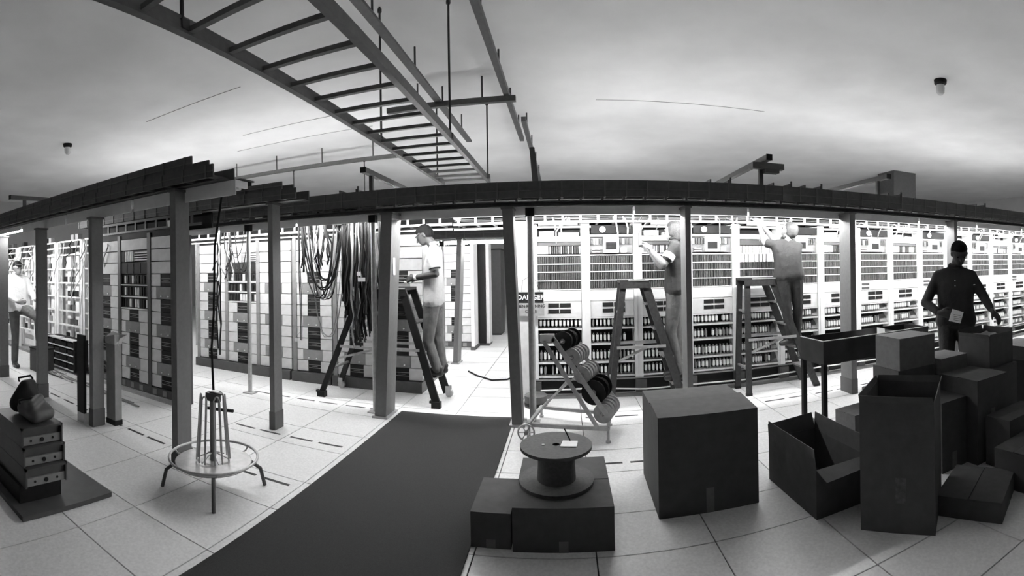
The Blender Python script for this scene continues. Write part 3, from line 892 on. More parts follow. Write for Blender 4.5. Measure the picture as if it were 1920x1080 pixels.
for x, z, s, l in ((-2.20, 1.40, .045, 'white paper tag tied to the right thick bundle'), (-2.235, 1.465, .022, 'small white tag just above the other tag on the bundle'),
                   (-3.08, .68, .02, 'white tag on a thin cable low by the lone column')):
    t = thing('cable_tag', l, 'tag', (x, 4.75, z), 'cable tags')
    part(t, 'paper', 'paper', lambda mb: mb.box(x - s, x + s, 4.75, 4.753, z - .022, z + .022))
    part(t, 'string', 'cableb', lambda mb: mb.tube([(x, 4.752, z + .02), (x + .01, 4.79, z + .06), (x + .0, 4.85, z + .08)], .002, 4))
t = thing('hanging_tag', 'white paper slip dangling high in the aisle right of the polo man', 'tag', (-1.16, 5.0, 2.05))
part(t, 'paper', 'paper', lambda mb: mb.hexa([(-1.20, 5.0, 2.045), (-1.13, 5.0, 2.02), (-1.13, 5.002, 2.02), (-1.20, 5.002, 2.045)], [(-1.185, 5.0, 2.09), (-1.115, 5.0, 2.065), (-1.115, 5.002, 2.065), (-1.185, 5.002, 2.09)]))
part(t, 'string', 'cableg', lambda mb: mb.tube([(-1.15, 5.001, 2.07), (-1.16, 4.85, 2.14), (-1.15, 4.74, 2.19)], .002, 4))

# ================================================================== STEPLADDERS
def ladder(label, xl0, xl1, xr1, xr0, y0, y1, top, steps, wheels=False, m='dgrey', taper=.06):
    """feet xl0 / xr0, tops xl1 / xr1; steps on the right-hand flight"""
    t = thing('stepladder', label, 'ladder', ((xl0 + xr0) / 2, (y0 + y1) / 2, 0), 'stepladders')
    ya, yb = y0 + taper, y1 - taper
    for (yf, yt) in ((y0, ya), (y1, yb)):
        part(t, 'rear_rail', m, lambda mb: mb.bar((xl0, yf, 0.0 if not wheels else .05), (xl1, yt, top), .03, .065, (1, 0, 0)))
        part(t, 'front_rail', m, lambda mb: mb.bar((xr0, yf, 0.0 if not wheels else .05), (xr1, yt, top), .03, .085, (1, 0, 0)))
    part(t, 'top_plate', m, lambda mb: (mb.box(xl1 - .04, xr1 + .04, ya - .03, yb + .03, top - .01, top + .02), mb.box(xl1 - .04, xr1 + .04, ya - .03, ya - .015, top - .07, top - .01), mb.box(xl1 - .04, xr1 + .04, yb + .015, yb + .03, top - .07, top - .01)))
    part(t, 'top_edge', 'galv', lambda mb: mb.box(xl1 + .05, xr1 + .04, ya - .034, ya - .03, top + .006, top + .02))
    for z in steps:
        u = z / top
        xc = xr0 + (xr1 - xr0) * u
        yy0, yy1 = y0 + taper * u, y1 - taper * u
        part(t, 'step', 'grey', lambda mb: mb.box(xc - .06, xc + .06, yy0 + .016, yy1 - .016, z - .02, z))
    for z in (steps[0] + .05, steps[-1] - .1):
        u = z / top
        xc = xl0 + (xl1 - xl0) * u
        part(t, 'rear_brace', 'grey', lambda mb: mb.bar((xc, y0 + taper * u, z), (xc, y1 - taper * u, z), .02, .03, (1, 0, 0)))
    u = .48
    zc = top * u
    part(t, 'spreader', 'galv', lambda mb: mb.bar((xl0 + (xl1 - xl0) * u, y0 + .01, zc), (xr0 + (xr1 - xr0) * u, y0 + .01, zc), .01, .03))
    part(t, 'spreader', 'galv', lambda mb: mb.bar((xl0 + (xl1 - xl0) * u, y1 - .01, zc), (xr0 + (xr1 - xr0) * u, y1 - .01, zc), .01, .03))
    part(t, 'diagonal_brace', 'galv', lambda mb: mb.bar((xl0 + (xl1 - xl0) * .36, y0 + .02, top * .36), (xl0 + (xr0 - xl0) * .52, y0 + .02, top * .48), .01, .025))
    if wheels:
        for (x, y) in ((xl0, y1), (xr0, y1)):
            part(t, 'caster', 'galv', lambda mb: (mb.cyl((x + .03, y - .02, .045), (x + .03, y + .02, .045), .045, 16), mb.box(x - .01, x + .05, y - .03, y - .022, .04, .13), mb.box(x - .01, x + .05, y + .022, y + .03, .04, .13)))
        for (x, y) in ((xl0, y0), (xr0, y0)):
            part(t, 'rubber_foot', 'black', lambda mb: (mb.box(x - .05, x + .05, y - .035, y + .035, 0, .07), mb.box(x - .075, x - .05, y - .02, y + .02, .05, .075)))
    else:
        for x in (xl0, xr0):
            for y in (y0, y1):
                part(t, 'foot_pad', 'black', lambda mb: mb.box(x - .035, x + .035, y - .022, y + .022, 0, .03))
    return t
ladder('dark rolling stepladder under the man in the pale polo shirt', -2.81, -2.30, -1.79, -1.40, 4.90, 5.36, 1.28, (.30, .60, .92), True, 'black', .05)
ladder('dark stepladder under the man with the white sleeve band', .455, .62, .85, 1.26, 4.93, 5.28, 1.335, (.235, .53, .83, 1.1), False, 'ladder')
ladder('grey stepladder under the man reaching overhead', 2.03, 2.05, 2.36, 2.93, 4.97, 5.33, 1.325, (.25, .50, .79, 1.06), False, 'ladder')

# ================================================================== REEL RACK
rk = thing('reel_rack', 'slanted galvanised frame holding wire reels left of the ladder', 'reel rack', (.0, 4.2, 0))
AX = Vector((.13, .36, 0))           # axle direction (to the far side rail)
for off in (Vector((0, 0, 0)), AX):
    part(rk, 'slanted_rail', 'galv', lambda mb: mb.bar(Vector((-.115, 4.0, .90)) + off, Vector((.335, 4.0, .235)) + off, .02, .04))
    part(rk, 'slanted_rail', 'galv', lambda mb: mb.bar(Vector((-.195, 4.0, .875)) + off, Vector((.255, 4.0, .13)) + off, .02, .035))
part(rk, 'top_bracket', 'offwhite', lambda mb: mb.box(-.225, -.10, 3.99, 4.02, .87, .935))
part(rk, 'base_bar', 'galv', lambda mb: mb.bar((-.34, 4.14, .12), (.345, 3.99, .12), .03, .03))
part(rk, 'base_bar', 'galv', lambda mb: mb.bar((-.26, 4.72, .10), (.40, 4.42, .12), .03, .03))
part(rk, 'cross_bar', 'galv', lambda mb: mb.bar((.345, 3.99, .12), (.40, 4.42, .12), .03, .03))
part(rk, 'cross_bar', 'galv', lambda mb: mb.bar((-.34, 4.14, .12), (-.26, 4.72, .10), .03, .03))
for p in ((-.34, 4.14), (.345, 3.99), (-.26, 4.72), (.40, 4.42)):
    part(rk, 'leg', 'galv', lambda mb: (mb.cyl((p[0], p[1], 0.01), (p[0], p[1], .12), .012, 8), mb.cyl((p[0], p[1], 0), (p[0], p[1], .02), .022, 10)))
part(rk, 'brace', 'galv', lambda mb: mb.cyl((-.0, 4.02, .53), (-.34, 4.14, .12), .008, 6))
part(rk, 'brace', 'galv', lambda mb: mb.cyl((.03, 4.10, .52), (-.26, 4.72, .10), .008, 6))
part(rk, 'brace', 'galv', lambda mb: mb.cyl((.15, 4.35, .55), (-.26, 4.72, .10), .008, 6))
centers = [(-.04, .865), (.035, .725), (.12, .570), (.215, .415), (.295, .232)]
axn = AX.normalized()
def disc(mb, c, r0, r1, thick):
    mb.cyl(c, c + axn * thick, r0, 24)
def reel(c, R, L, m, label, n=1):
    t = thing('wire_reel', label, 'wire reel', tuple(c), 'wire reels on the slanted rack')
    part(t, 'flange', m, lambda mb: mb.cyl(c, c + axn * .008, R, 26))
    part(t, 'flange', m, lambda mb: mb.cyl(c + axn * (L - .008), c + axn * L, R, 26))
    part(t, 'wire_winding', 'cableb' if m == 'black' else 'dgrey', lambda mb: mb.cyl(c + axn * .008, c + axn * (L - .008), R * .72, 20))
    part(t, 'hub', 'grey', lambda mb: mb.cyl(c - axn * .008, c, R * .25, 12))
pos = ['top', 'second', 'third', 'fourth', 'lowest']
for a, (cx_, cz_) in enumerate(centers):
    base = Vector((cx_, 4.02, cz_))
    part(rk, 'axle', 'galv', lambda mb: mb.cyl(base - axn * .03, base + axn * .385, .008, 8))
    if a in (0, 3):
        for q in range(2):
            reel(base + axn * (.03 + q * .135), .084 if a == 0 else .108, .12, 'black', 'black wire reel on the %s axle of the slanted rack, %s' % (pos[a], ('near one', 'far one')[q]))
    else:
        for q in range(4):
            reel(base + axn * (.03 + q * .075), .076 if a < 3 else .086, .062, 'galv', 'grey wire reel on the %s axle of the slanted rack, %s from the front' % (pos[a], ORD[q]))
cr = thing('caster_reel', 'small spoked wheel at the left foot of the reel rack', 'wheel', (-.36, 4.05, 0))
part(cr, 'rim', 'galv', lambda mb: mb.ring((-.36, 4.06, .075), .07, .008, 24, 6, 'Y'))
part(cr, 'spokes', 'galv', lambda mb: [mb.cyl((-.36 - .065 * cos(q), 4.06, .075 - .065 * sin(q)), (-.36 + .065 * cos(q), 4.06, .075 + .065 * sin(q)), .005, 5) for q in (0, 1.05, 2.1)])
part(cr, 'hub', 'grey', lambda mb: mb.cyl((-.36, 4.04, .075), (-.36, 4.08, .075), .018, 10))

# ================================================================== BIG CABLE SPOOL ON CARTONS
sp = thing('cable_spool', 'big dark empty cable spool used as a table, lying flat on a box', 'cable spool', (-.07, 2.78, .24))
part(sp, 'top_flange', 'wood', lambda mb: mb.lathe((-.07, 2.78, 0), [(.022, .442), (.022, .455), (.213, .455), (.213, .437), (.022, .437), (.022, .442)], 40))
part(sp, 'core', 'wood', lambda mb: mb.lathe((-.07, 2.78, 0), [(.115, .255), (.11, .35), (.115, .437)], 28))
part(sp, 'bottom_flange', 'wood', lambda mb: mb.lathe((-.07, 2.78, 0), [(0, .235), (.222, .235), (.222, .255), (0, .255)], 40))
part(sp, 'hole_lining', 'black', lambda mb: mb.lathe((-.07, 2.78, 0), [(.022, .455), (.022, .40), (0, .40)], 16))
part(sp, 'bolt', 'galv', lambda mb: mb.cyl((-.145, 2.77, .455), (-.145, 2.77, .459), .009, 10))
pn = thing('note_pad', 'white note pad with a pencil lying on the big spool', 'note pad', (-.01, 2.78, .455))
part(pn, 'paper', 'paper', lambda mb: mb.hexa([(-.045, 2.735, .455), (.05, 2.725, .455), (.06, 2.815, .455), (-.03, 2.825, .455)], [(-.045, 2.735, .461), (.05, 2.725, .461), (.06, 2.815, .461), (-.03, 2.825, .461)]))
tag(MB().cyl((.015, 2.81, .464), (-.02, 2.83, .53), .004, 6).build('pencil', 'ink'), 'dark pencil standing askew on the white note pad', 'pencil')

# ---- cartons
def carton(label, c, sx, sy, z0, z1, rot=0, m='cardboard', seam=True, name='carton', group='cartons', tilt=.015, tape=True):
    t = thing(name, label, 'box', (c[0], c[1], z0), group)
    t.rotation_euler = (0, 0, rot)
    a, b, h = sx / 2, sy / 2, z1 - z0
    bpy.context.view_layer.update()
    def add(nm, mm, fn):
        mb = MB(); fn(mb)
        o = bpy.data.objects.new(nm, mb.mesh(nm)); o.data.materials.append(M[mm]); COL.objects.link(o); o.parent = t
        return o
    add('body', m, lambda mb: mb.box(-a, a, -b, b, 0, h - .006))
    if seam:
        add('top_flap', m, lambda mb: mb.hexa([(-a, -b, h - .006), (a, -b, h - .006), (a, -.004, h - .006 + tilt), (-a, -.004, h - .006 + tilt)],
                                              [(-a, -b, h), (a, -b, h), (a, -.004, h + tilt), (-a, -.004, h + tilt)]))
        add('top_flap', m, lambda mb: mb.hexa([(-a, .004, h - .006), (a, .004, h - .006), (a, b, h - .006), (-a, b, h - .006)],
                                              [(-a, .004, h), (a, .004, h), (a, b, h), (-a, b, h)]))
        if tape:
            add('tape_strip', 'cardboard', lambda mb: mb.box(-.025, .025, -b - .0015, -b, 0, h * .25))
    return t
def open_carton(label, c, sx, sy, z0, z1, rot=0, m='cardboard_d', flaps=((.10, .5),) * 4, group='cartons', name='open_carton'):
    t = thing(name, label, 'box', (c[0], c[1], z0), group)
    t.rotation_euler = (0, 0, rot)
    a, b, h, w = sx / 2, sy / 2, z1 - z0, .006
    def add(nm, mm, fn):
        mb = MB(); fn(mb)
        o = bpy.data.objects.new(nm, mb.mesh(nm)); o.data.materials.append(M[mm]); COL.objects.link(o); o.parent = t
        return o
    add('wall', m, lambda mb: mb.box(-a, a, -b, -b + w, 0, h))
    add('wall', m, lambda mb: mb.box(-a, a, b - w, b, 0, h))
    add('wall', m, lambda mb: mb.box(-a, -a + w, -b + w, b - w, 0, h))
    add('wall', m, lambda mb: mb.box(a - w, a, -b + w, b - w, 0, h))
    add('bottom', m, lambda mb: mb.box(-a + w, a - w, -b + w, b - w, 0, w))
    # flaps: (length, lean outward from vertical)
    rnd = random.Random(len(label))
    for (nx, ny), (L, lean) in zip(((0, -1), (1, 0), (0, 1), (-1, 0)), flaps):
        if L <= 0:
            continue
        hx, hy = (a, b)
        out = sin(lean) * L
        up = cos(lean) * L
        p0 = Vector((nx * hx, ny * hy, h))
        tx = Vector((-ny, nx, 0)) * (hx if nx == 0 else hy)
        d = Vector((nx * out, ny * out, up))
        nn = d.cross(tx).normalized() * .004
        j = rnd.uniform(-.12, .12)
        A, B = p0 - tx, p0 + tx
        Cq, Dq = p0 + tx * .96 + d * (1 + j), p0 - tx * .96 + d * (1 - j)
        add('flap', m, lambda mb: mb.hexa([A, B, Cq, Dq], [A + nn, B + nn, Cq + nn, Dq + nn]))
    return t
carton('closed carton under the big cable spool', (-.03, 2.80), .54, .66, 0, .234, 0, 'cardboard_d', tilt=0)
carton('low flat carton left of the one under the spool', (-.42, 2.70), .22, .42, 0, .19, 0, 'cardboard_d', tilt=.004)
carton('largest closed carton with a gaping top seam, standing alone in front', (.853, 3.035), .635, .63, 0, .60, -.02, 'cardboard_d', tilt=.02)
open_carton('open carton with raised flaps right of the largest carton', (1.56, 2.68), .38, .62, 0, .29, .03, flaps=((.10, 1.9), (.12, .0), (.10, .3), (.12, .05)))
carton('small carton showing its corner behind the open carton', (1.80, 3.20), .26, .3, 0, .24, .1, 'cardboard', tilt=.004)
open_carton('tall open carton with ragged rim in front of the stack', (1.86, 2.14), .50, .42, 0, .72, .705, flaps=((.04, .3), (.04, .2), (.04, .2), (.05, .5)), name='tall_open_carton')
carton('small closed carton beside the trough legs', (2.33, 3.28), .28, .25, 0, .25, .12, 'cardboard', tilt=.003)
carton('small carton half hidden behind the tall open carton', (2.70, 3.33), .34, .3, 0, .37, .05, 'cardboard', tilt=.003)
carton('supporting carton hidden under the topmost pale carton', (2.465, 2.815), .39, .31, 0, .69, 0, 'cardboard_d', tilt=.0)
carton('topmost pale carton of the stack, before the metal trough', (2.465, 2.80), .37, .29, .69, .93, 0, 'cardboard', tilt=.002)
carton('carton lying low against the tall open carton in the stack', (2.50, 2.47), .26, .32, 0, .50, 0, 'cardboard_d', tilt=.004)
carton('lower carton at the middle of the stack', (2.83, 2.40), .38, .38, 0, .30, 0, 'cardboard_d', tilt=0)
carton('wide carton in the middle of the stack with lit top', (2.83, 2.40), .37, .38, .30, .62, 0, 'cardboard_d', tilt=.004)
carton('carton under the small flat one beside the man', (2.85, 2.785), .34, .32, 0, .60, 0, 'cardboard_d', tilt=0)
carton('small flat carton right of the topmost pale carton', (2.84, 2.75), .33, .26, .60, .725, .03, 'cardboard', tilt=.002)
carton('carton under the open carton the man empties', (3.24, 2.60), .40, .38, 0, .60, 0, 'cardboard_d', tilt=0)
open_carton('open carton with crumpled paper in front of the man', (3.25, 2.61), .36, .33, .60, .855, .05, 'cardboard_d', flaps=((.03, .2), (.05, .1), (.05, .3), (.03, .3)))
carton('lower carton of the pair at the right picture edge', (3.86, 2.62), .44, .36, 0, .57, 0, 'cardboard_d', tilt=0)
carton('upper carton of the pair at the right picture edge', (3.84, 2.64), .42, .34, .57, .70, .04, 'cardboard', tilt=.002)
carton('carton with paper strips at lower right of the stack', (2.93, 2.07), .46, .22, 0, .36, 0, 'cardboard_d', tilt=.003)
carton('lowest carton in the bottom right corner', (2.68, 1.79), .38, .30, 0, .25, .04, 'cardboard_d', tilt=.003)
carton('added flat carton covering bright floor at the lower right', (2.24, 1.88), .44, .40, 0, .12, .45, 'cardboard_d', tilt=.003)  # added and sized to cover a lit patch of floor
def crumple(label, c, s, seed, m='paper', name='crumpled_paper', cat='paper'):
    rnd = random.Random(seed)
    bm = bmesh.new()
    bmesh.ops.create_icosphere(bm, subdivisions=3, radius=1)
    for v in bm.verts:
        k = 1 + rnd.uniform(-.22, .22)
        v.co = Vector((v.co.x * s[0] * k, v.co.y * s[1] * k, v.co.z * s[2] * k)) + Vector(c)
    me = bpy.data.meshes.new(name); bm.to_mesh(me); bm.free()
    return tag(link(name, me, m), label, cat)
crumple('crumpled wrapping paper poking out of the carton in front of the man', (3.25, 2.61, .83), (.13, .12, .045), 4, 'cardboard')
tag(MB().box(2.60, 2.78, 3.0, 3.12, .0, .01).build('cardboard_scrap', 'cardboard'), 'flat cardboard scrap on the floor behind the stack', 'scrap')
lb = thing('carton_label', 'worn pale label on the face of the tall open carton', 'label', (1.6, 2.0, .2))
fc = Vector((-cos(.705), -sin(.705), 0)); sd = Vector((sin(.705), -cos(.705), 0))
pc = Vector((1.86, 2.14, .24)) + fc * .2515 + sd * .02
part(lb, 'paper', 'card', lambda mb: mb.hexa([pc - sd * .03 + Vector((0, 0, -.07)), pc + sd * .03 + Vector((0, 0, -.07)), pc + sd * .03 + fc * .002 + Vector((0, 0, -.07)), pc - sd * .03 + fc * .002 + Vector((0, 0, -.07))],
                                             [pc - sd * .03 + Vector((0, 0, .07)), pc + sd * .03 + Vector((0, 0, .07)), pc + sd * .03 + fc * .002 + Vector((0, 0, .07)), pc - sd * .03 + fc * .002 + Vector((0, 0, .07))]))

# ================================================================== METAL TROUGH ON LEGS
tr = thing('metal_trough', 'open dark sheet-metal trough on four tall legs behind the cartons', 'trough', (2.83, 3.77, 0))
tr.rotation_euler = (0, 0, .07)
def tadd(nm, mm, fn):
    mb = MB(); fn(mb)
    o = bpy.data.objects.new(nm, mb.mesh(nm)); o.data.materials.append(M[mm]); COL.objects.link(o); o.parent = tr
    return o
TA, TBh = .69, .185
tadd('side_panel', 'sheet', lambda mb: mb.box(-TA, TA, -TBh, -TBh + .004, .62, .81))
tadd('side_panel', 'sheet', lambda mb: mb.box(-TA, TA, TBh - .004, TBh, .62, .81))
tadd('end_panel', 'sheet', lambda mb: mb.box(-TA, -TA + .004, -TBh, TBh, .62, .81))
tadd('end_panel', 'sheet', lambda mb: mb.box(TA - .004, TA, -TBh, TBh, .62, .81))
tadd('tray_bottom', 'sheet', lambda mb: mb.box(-TA, TA, -TBh, TBh, .60, .62))
tadd('rim', 'galv', lambda mb: (mb.box(-TA - .004, -TA + .008, -TBh, TBh, .81, .816), mb.box(-TA, TA, -TBh - .004, -TBh + .008, .81, .816)))
for x in (-TA + .02, TA - .02):
    for y in (-TBh + .02, TBh - .02):
        tadd('leg', 'black', lambda mb: mb.box(x - .02, x + .02, y - .02, y + .02, 0, .61))
wp = MB().hexa([(3.0, 3.72, .622), (3.2, 3.72, .622), (3.2, 3.85, .622), (3.0, 3.85, .622)], [(3.0, 3.72, .83), (3.12, 3.70, .80), (3.12, 3.85, .79), (3.0, 3.85, .83)]).build('paper_bundle', 'paper')
tag(wp, 'white paper packet sticking up inside the metal trough', 'paper')

# ================================================================== WIRE DISPENSER STAND
ws = thing('wire_dispenser', 'wire dispenser stand with upright hairpin rods on a round ringed base', 'dispenser stand', (-2.26, 2.41, 0))
WX, WY = -2.26, 2.41
part(ws, 'ring', 'galv', lambda mb: mb.ring((WX, WY, .215), .31, .009, 48, 8))
part(ws, 'base_disc', 'galv', lambda mb: mb.lathe((WX, WY, 0), [(0, .175), (.265, .175), (.27, .182), (.265, .187), (0, .187)], 40))
for q in range(6):
    a = q * pi / 3 + .3
    part(ws, 'spoke', 'galv', lambda mb: mb.tube([(WX + .26 * cos(a), WY + .26 * sin(a), .185), (WX + .29 * cos(a), WY + .29 * sin(a), .19), (WX + .31 * cos(a), WY + .31 * sin(a), .215)], .006, 6))
for q in range(4):
    a = q * pi / 2 + .75
    part(ws, 'leg', 'dgrey', lambda mb: mb.tube([(WX + .2 * cos(a), WY + .2 * sin(a), .172), (WX + .27 * cos(a), WY + .27 * sin(a), .165), (WX + .33 * cos(a), WY + .33 * sin(a), .12), (WX + .36 * cos(a), WY + .36 * sin(a), .0)], .013, 8))
part(ws, 'post', 'grey', lambda mb: mb.cyl((WX, WY, .187), (WX, WY, .60), .022, 16))
part(ws, 'post_head', 'dgrey', lambda mb: (mb.box(WX - .05, WX + .06, WY - .02, WY + .02, .60, .655), mb.box(WX - .02, WX + .09, WY - .012, WY + .012, .655, .665)))
for q in range(6):
    a = q * pi / 3 + .55
    ca, sa = cos(a), sin(a)
    def hp(mb):
        p = []
        R0, R1, dw = .115, .085, .022
        for s in (-1, 1):
            pts = [(WX + R0 * ca - s * dw * sa * 1.2, WY + R0 * sa + s * dw * ca * 1.2, .195), (WX + R1 * ca - s * dw * sa, WY + R1 * sa + s * dw * ca, .62)]
            p += pts if s < 0 else pts[::-1]
        top = (WX + R1 * ca, WY + R1 * sa, .648)
        m1 = tuple((Vector(p[1]) + Vector(top)) / 2 + Vector((0, 0, .008)))
        m2 = tuple((Vector(p[2]) + Vector(top)) / 2 + Vector((0, 0, .008)))
        mb.tube([p[0], p[1], m1, top, m2, p[2], p[3]], .0055, 6)
    part(ws, 'hairpin_rod', 'galv', hp)
    part(ws, 'base_strut', 'galv', lambda mb: mb.cyl((WX, WY, .25), (WX + .115 * ca, WY + .115 * sa, .2), .005, 5))
part(ws, 'crank_bar', 'black', lambda mb: mb.cyl((WX - .16, WY + .10, .50), (WX + .10, WY + .10, .525), .012, 8))
tag(MB().tube([(-2.32, 2.62, 2.16), (-2.40, 2.60, 1.7), (-2.37, 2.55, 1.2), (-2.33, 2.48, .95), (-2.27, 2.43, .67)], .009, 6).build('feed_cable', 'cableb'),
    'dark cable running down from the left tray into the wire dispenser', 'cable')

# ================================================================== STACKED DRAWER UNITS AT LOWER LEFT
for q, (z0, nm) in enumerate(((.14, 'lowest'), (.26, 'middle'), (.38, 'top'))):
    t = thing('drawer_unit', '%s of three stacked dark drawer units at lower left' % nm, 'drawer unit', (-3.0, 1.4, z0), 'stacked drawer units')
    dx = .03 * (2 - q) - .03
    xf, ya, yb = -2.76 + dx, 1.22, 1.52
    part(t, 'case', 'dgrey', lambda mb: (mb.box(xf - .50, xf - .03, ya, yb, z0, z0 + .118), mb.box(xf - .03, xf, ya, ya + .012, z0, z0 + .118), mb.box(xf - .03, xf, yb - .012, yb, z0 - .0, z0 + .118), mb.box(xf - .03, xf, ya, yb, z0 + .104, z0 + .118)))
    fr = part(t, 'front_plate', 'grey', lambda mb: mb.box(xf - .028, xf - .012, ya + .012, yb - .012, z0 + .004, z0 + .055))
    part(fr, 'lock', 'black', lambda mb: mb.cyl((xf - .012, (ya + yb) / 2, z0 + .03), (xf - .006, (ya + yb) / 2, z0 + .03), .014, 12))
    for yy in (ya + .07, yb - .07):
        part(fr, 'rivet', 'black', lambda mb: mb.cyl((xf - .012, yy, z0 + .03), (xf - .008, yy, z0 + .03), .008, 8))
t = thing('low_plinth', 'dark low plinth under the stacked drawer units', 'plinth', (-3.0, 1.4, 0))
part(t, 'block', 'black', lambda mb: mb.box(-3.28, -2.78, 1.2, 1.5, .03, .14))
part(t, 'board', 'dgrey', lambda mb: mb.box(-3.3, -2.62, 1.15, 1.80, 0, .03))
BAGS = True

# ---- tall panels leaning at the third column
t = thing('steel_panel', 'tall dark narrow panel left of the third column foot', 'panel', (-4.1, 2.48, 0), 'panels beside the third column')
part(t, 'sheet', 'black', lambda mb: mb.box(-4.16, -4.03, 2.44, 2.47, .10, .88))
part(t, 'foot_block', 'offwhite', lambda mb: mb.box(-4.16, -4.03, 2.44, 2.50, .0, .10))
t = thing('wrapped_panel', 'tall pale panel with torn wrapping at its top, right of the third column', 'panel', (-3.87, 2.70, 0), 'panels beside the third column')
part(t, 'sheet', 'grey', lambda mb: mb.box(-3.95, -3.80, 2.66, 2.74, .05, .84))
part(t, 'foot', 'black', lambda mb: mb.box(-3.955, -3.795, 2.655, 2.745, 0, .05))
def torn(mb):
    mb.hexa([(-3.955, 2.655, .80), (-3.795, 2.655, .80), (-3.795, 2.745, .80), (-3.955, 2.745, .80)], [(-3.96, 2.65, .86), (-3.79, 2.65, .90), (-3.77, 2.76, .88), (-3.96, 2.75, .91)])
    mb.hexa([(-3.80, 2.70, .78), (-3.77, 2.70, .86), (-3.77, 2.705, .86), (-3.80, 2.705, .78)], [(-3.79, 2.70, .90), (-3.70, 2.74, .90), (-3.70, 2.745, .90), (-3.79, 2.705, .90)])
part(t, 'wrapping', 'cloth_l', torn)

# ================================================================== PEOPLE
def ico(bm, c, r):
    mtx = Matrix.Translation(Vector(c)) @ Matrix.Diagonal((r, r, r, 1)) if not isinstance(r, (tuple, list)) else Matrix.Translation(Vector(c)) @ Matrix.Diagonal((r[0], r[1], r[2], 1))
    return bmesh.ops.create_icosphere(bm, subdivisions=2, radius=1, matrix=mtx)['verts']

def blob(hulls, voxel, smooth, name, m, parent):
    """Union of convex hulls of spheres, fused to one continuous skin."""
    big = bmesh.new()
    for h in hulls:
        b = bmesh.new()
        for (c, r) in h:
            ico(b, c, r)
        res = bmesh.ops.convex_hull(b, input=b.verts)
        junk = [v for v in b.verts if not v.link_faces]
        bmesh.ops.delete(b, geom=junk, context='VERTS')
        inter = list({e for e in res['geom_interior'] if e.is_valid})
        vs = [v for v in inter if isinstance(v, bmesh.types.BMVert)]
        if vs:
            bmesh.ops.delete(b, geom=vs, context='VERTS')
        tmp = bpy.data.meshes.new('t')
        b.to_mesh(tmp); b.free()
        big.from_mesh(tmp)
        bpy.data.meshes.remove(tmp)
    me = bpy.data.meshes.new(name)
    big.to_mesh(me); big.free()
    o = bpy.data.objects.new(name, me)
    COL.objects.link(o)
    md = o.modifiers.new('r', 'REMESH'); md.mode = 'VOXEL'; md.voxel_size = voxel
    ms = o.modifiers.new('s', 'SMOOTH'); ms.iterations = smooth; ms.factor = .5
    bpy.context.view_layer.update()
    dg = bpy.context.evaluated_depsgraph_get()
    new = bpy.data.meshes.new_from_object(o.evaluated_get(dg))
    o.modifiers.clear()
    o.data = new
    bpy.data.meshes.remove(me)
    new.name = name
    new.materials.clear()
    new.materials.append(M[m])
    new.polygons.foreach_set('use_smooth', [True] * len(new.polygons))
    o.parent = parent
    o.matrix_parent_inverse = Matrix.Translation(parent.location).inverted()
    return o

def V(p):
    return Vector(p)

def hand(h, wrist, tip, side, curl, r=.0095):
    """palm and five bent fingers; side = direction towards the thumb; curl = palm normal the fingers bend to"""
    w, tp = V(wrist), V(tip)
    d = (tp - w).normalized()
    s = V(side); s = (s - d * s.dot(d)).normalized()
    n = V(curl); n = (n - d * n.dot(d) - s * n.dot(s)).normalized()
    palm = w + d * .055
    k0 = w + d * .088
    h.append([(w, .027), (palm + s * .018, .020), (palm - s * .018, .019)])
    h.append([(palm + s * .018, .019), (palm - s * .018, .018), (k0 + s * .026, .014), (k0 - s * .028, .013)])
    for j, (off, L) in enumerate(((.030, .068), (.010, .078), (-.011, .072), (-.030, .056))):
        a = k0 + s * off
        b = a + d * L * .5 + n * L * .18
        c = b + d * L * .30 + n * L * .36
        h.append([(a, r * 1.1), (b, r)])
        h.append([(b, r), (c, r * .85)])
    a = w + d * .03 + s * .026
    b = a + d * .032 + s * .026 + n * .012
    c = b + d * .028 + s * .004 + n * .018
    h.append([(a, .013), (b, .0115)])
    h.append([(b, .0115), (c, .0095)])

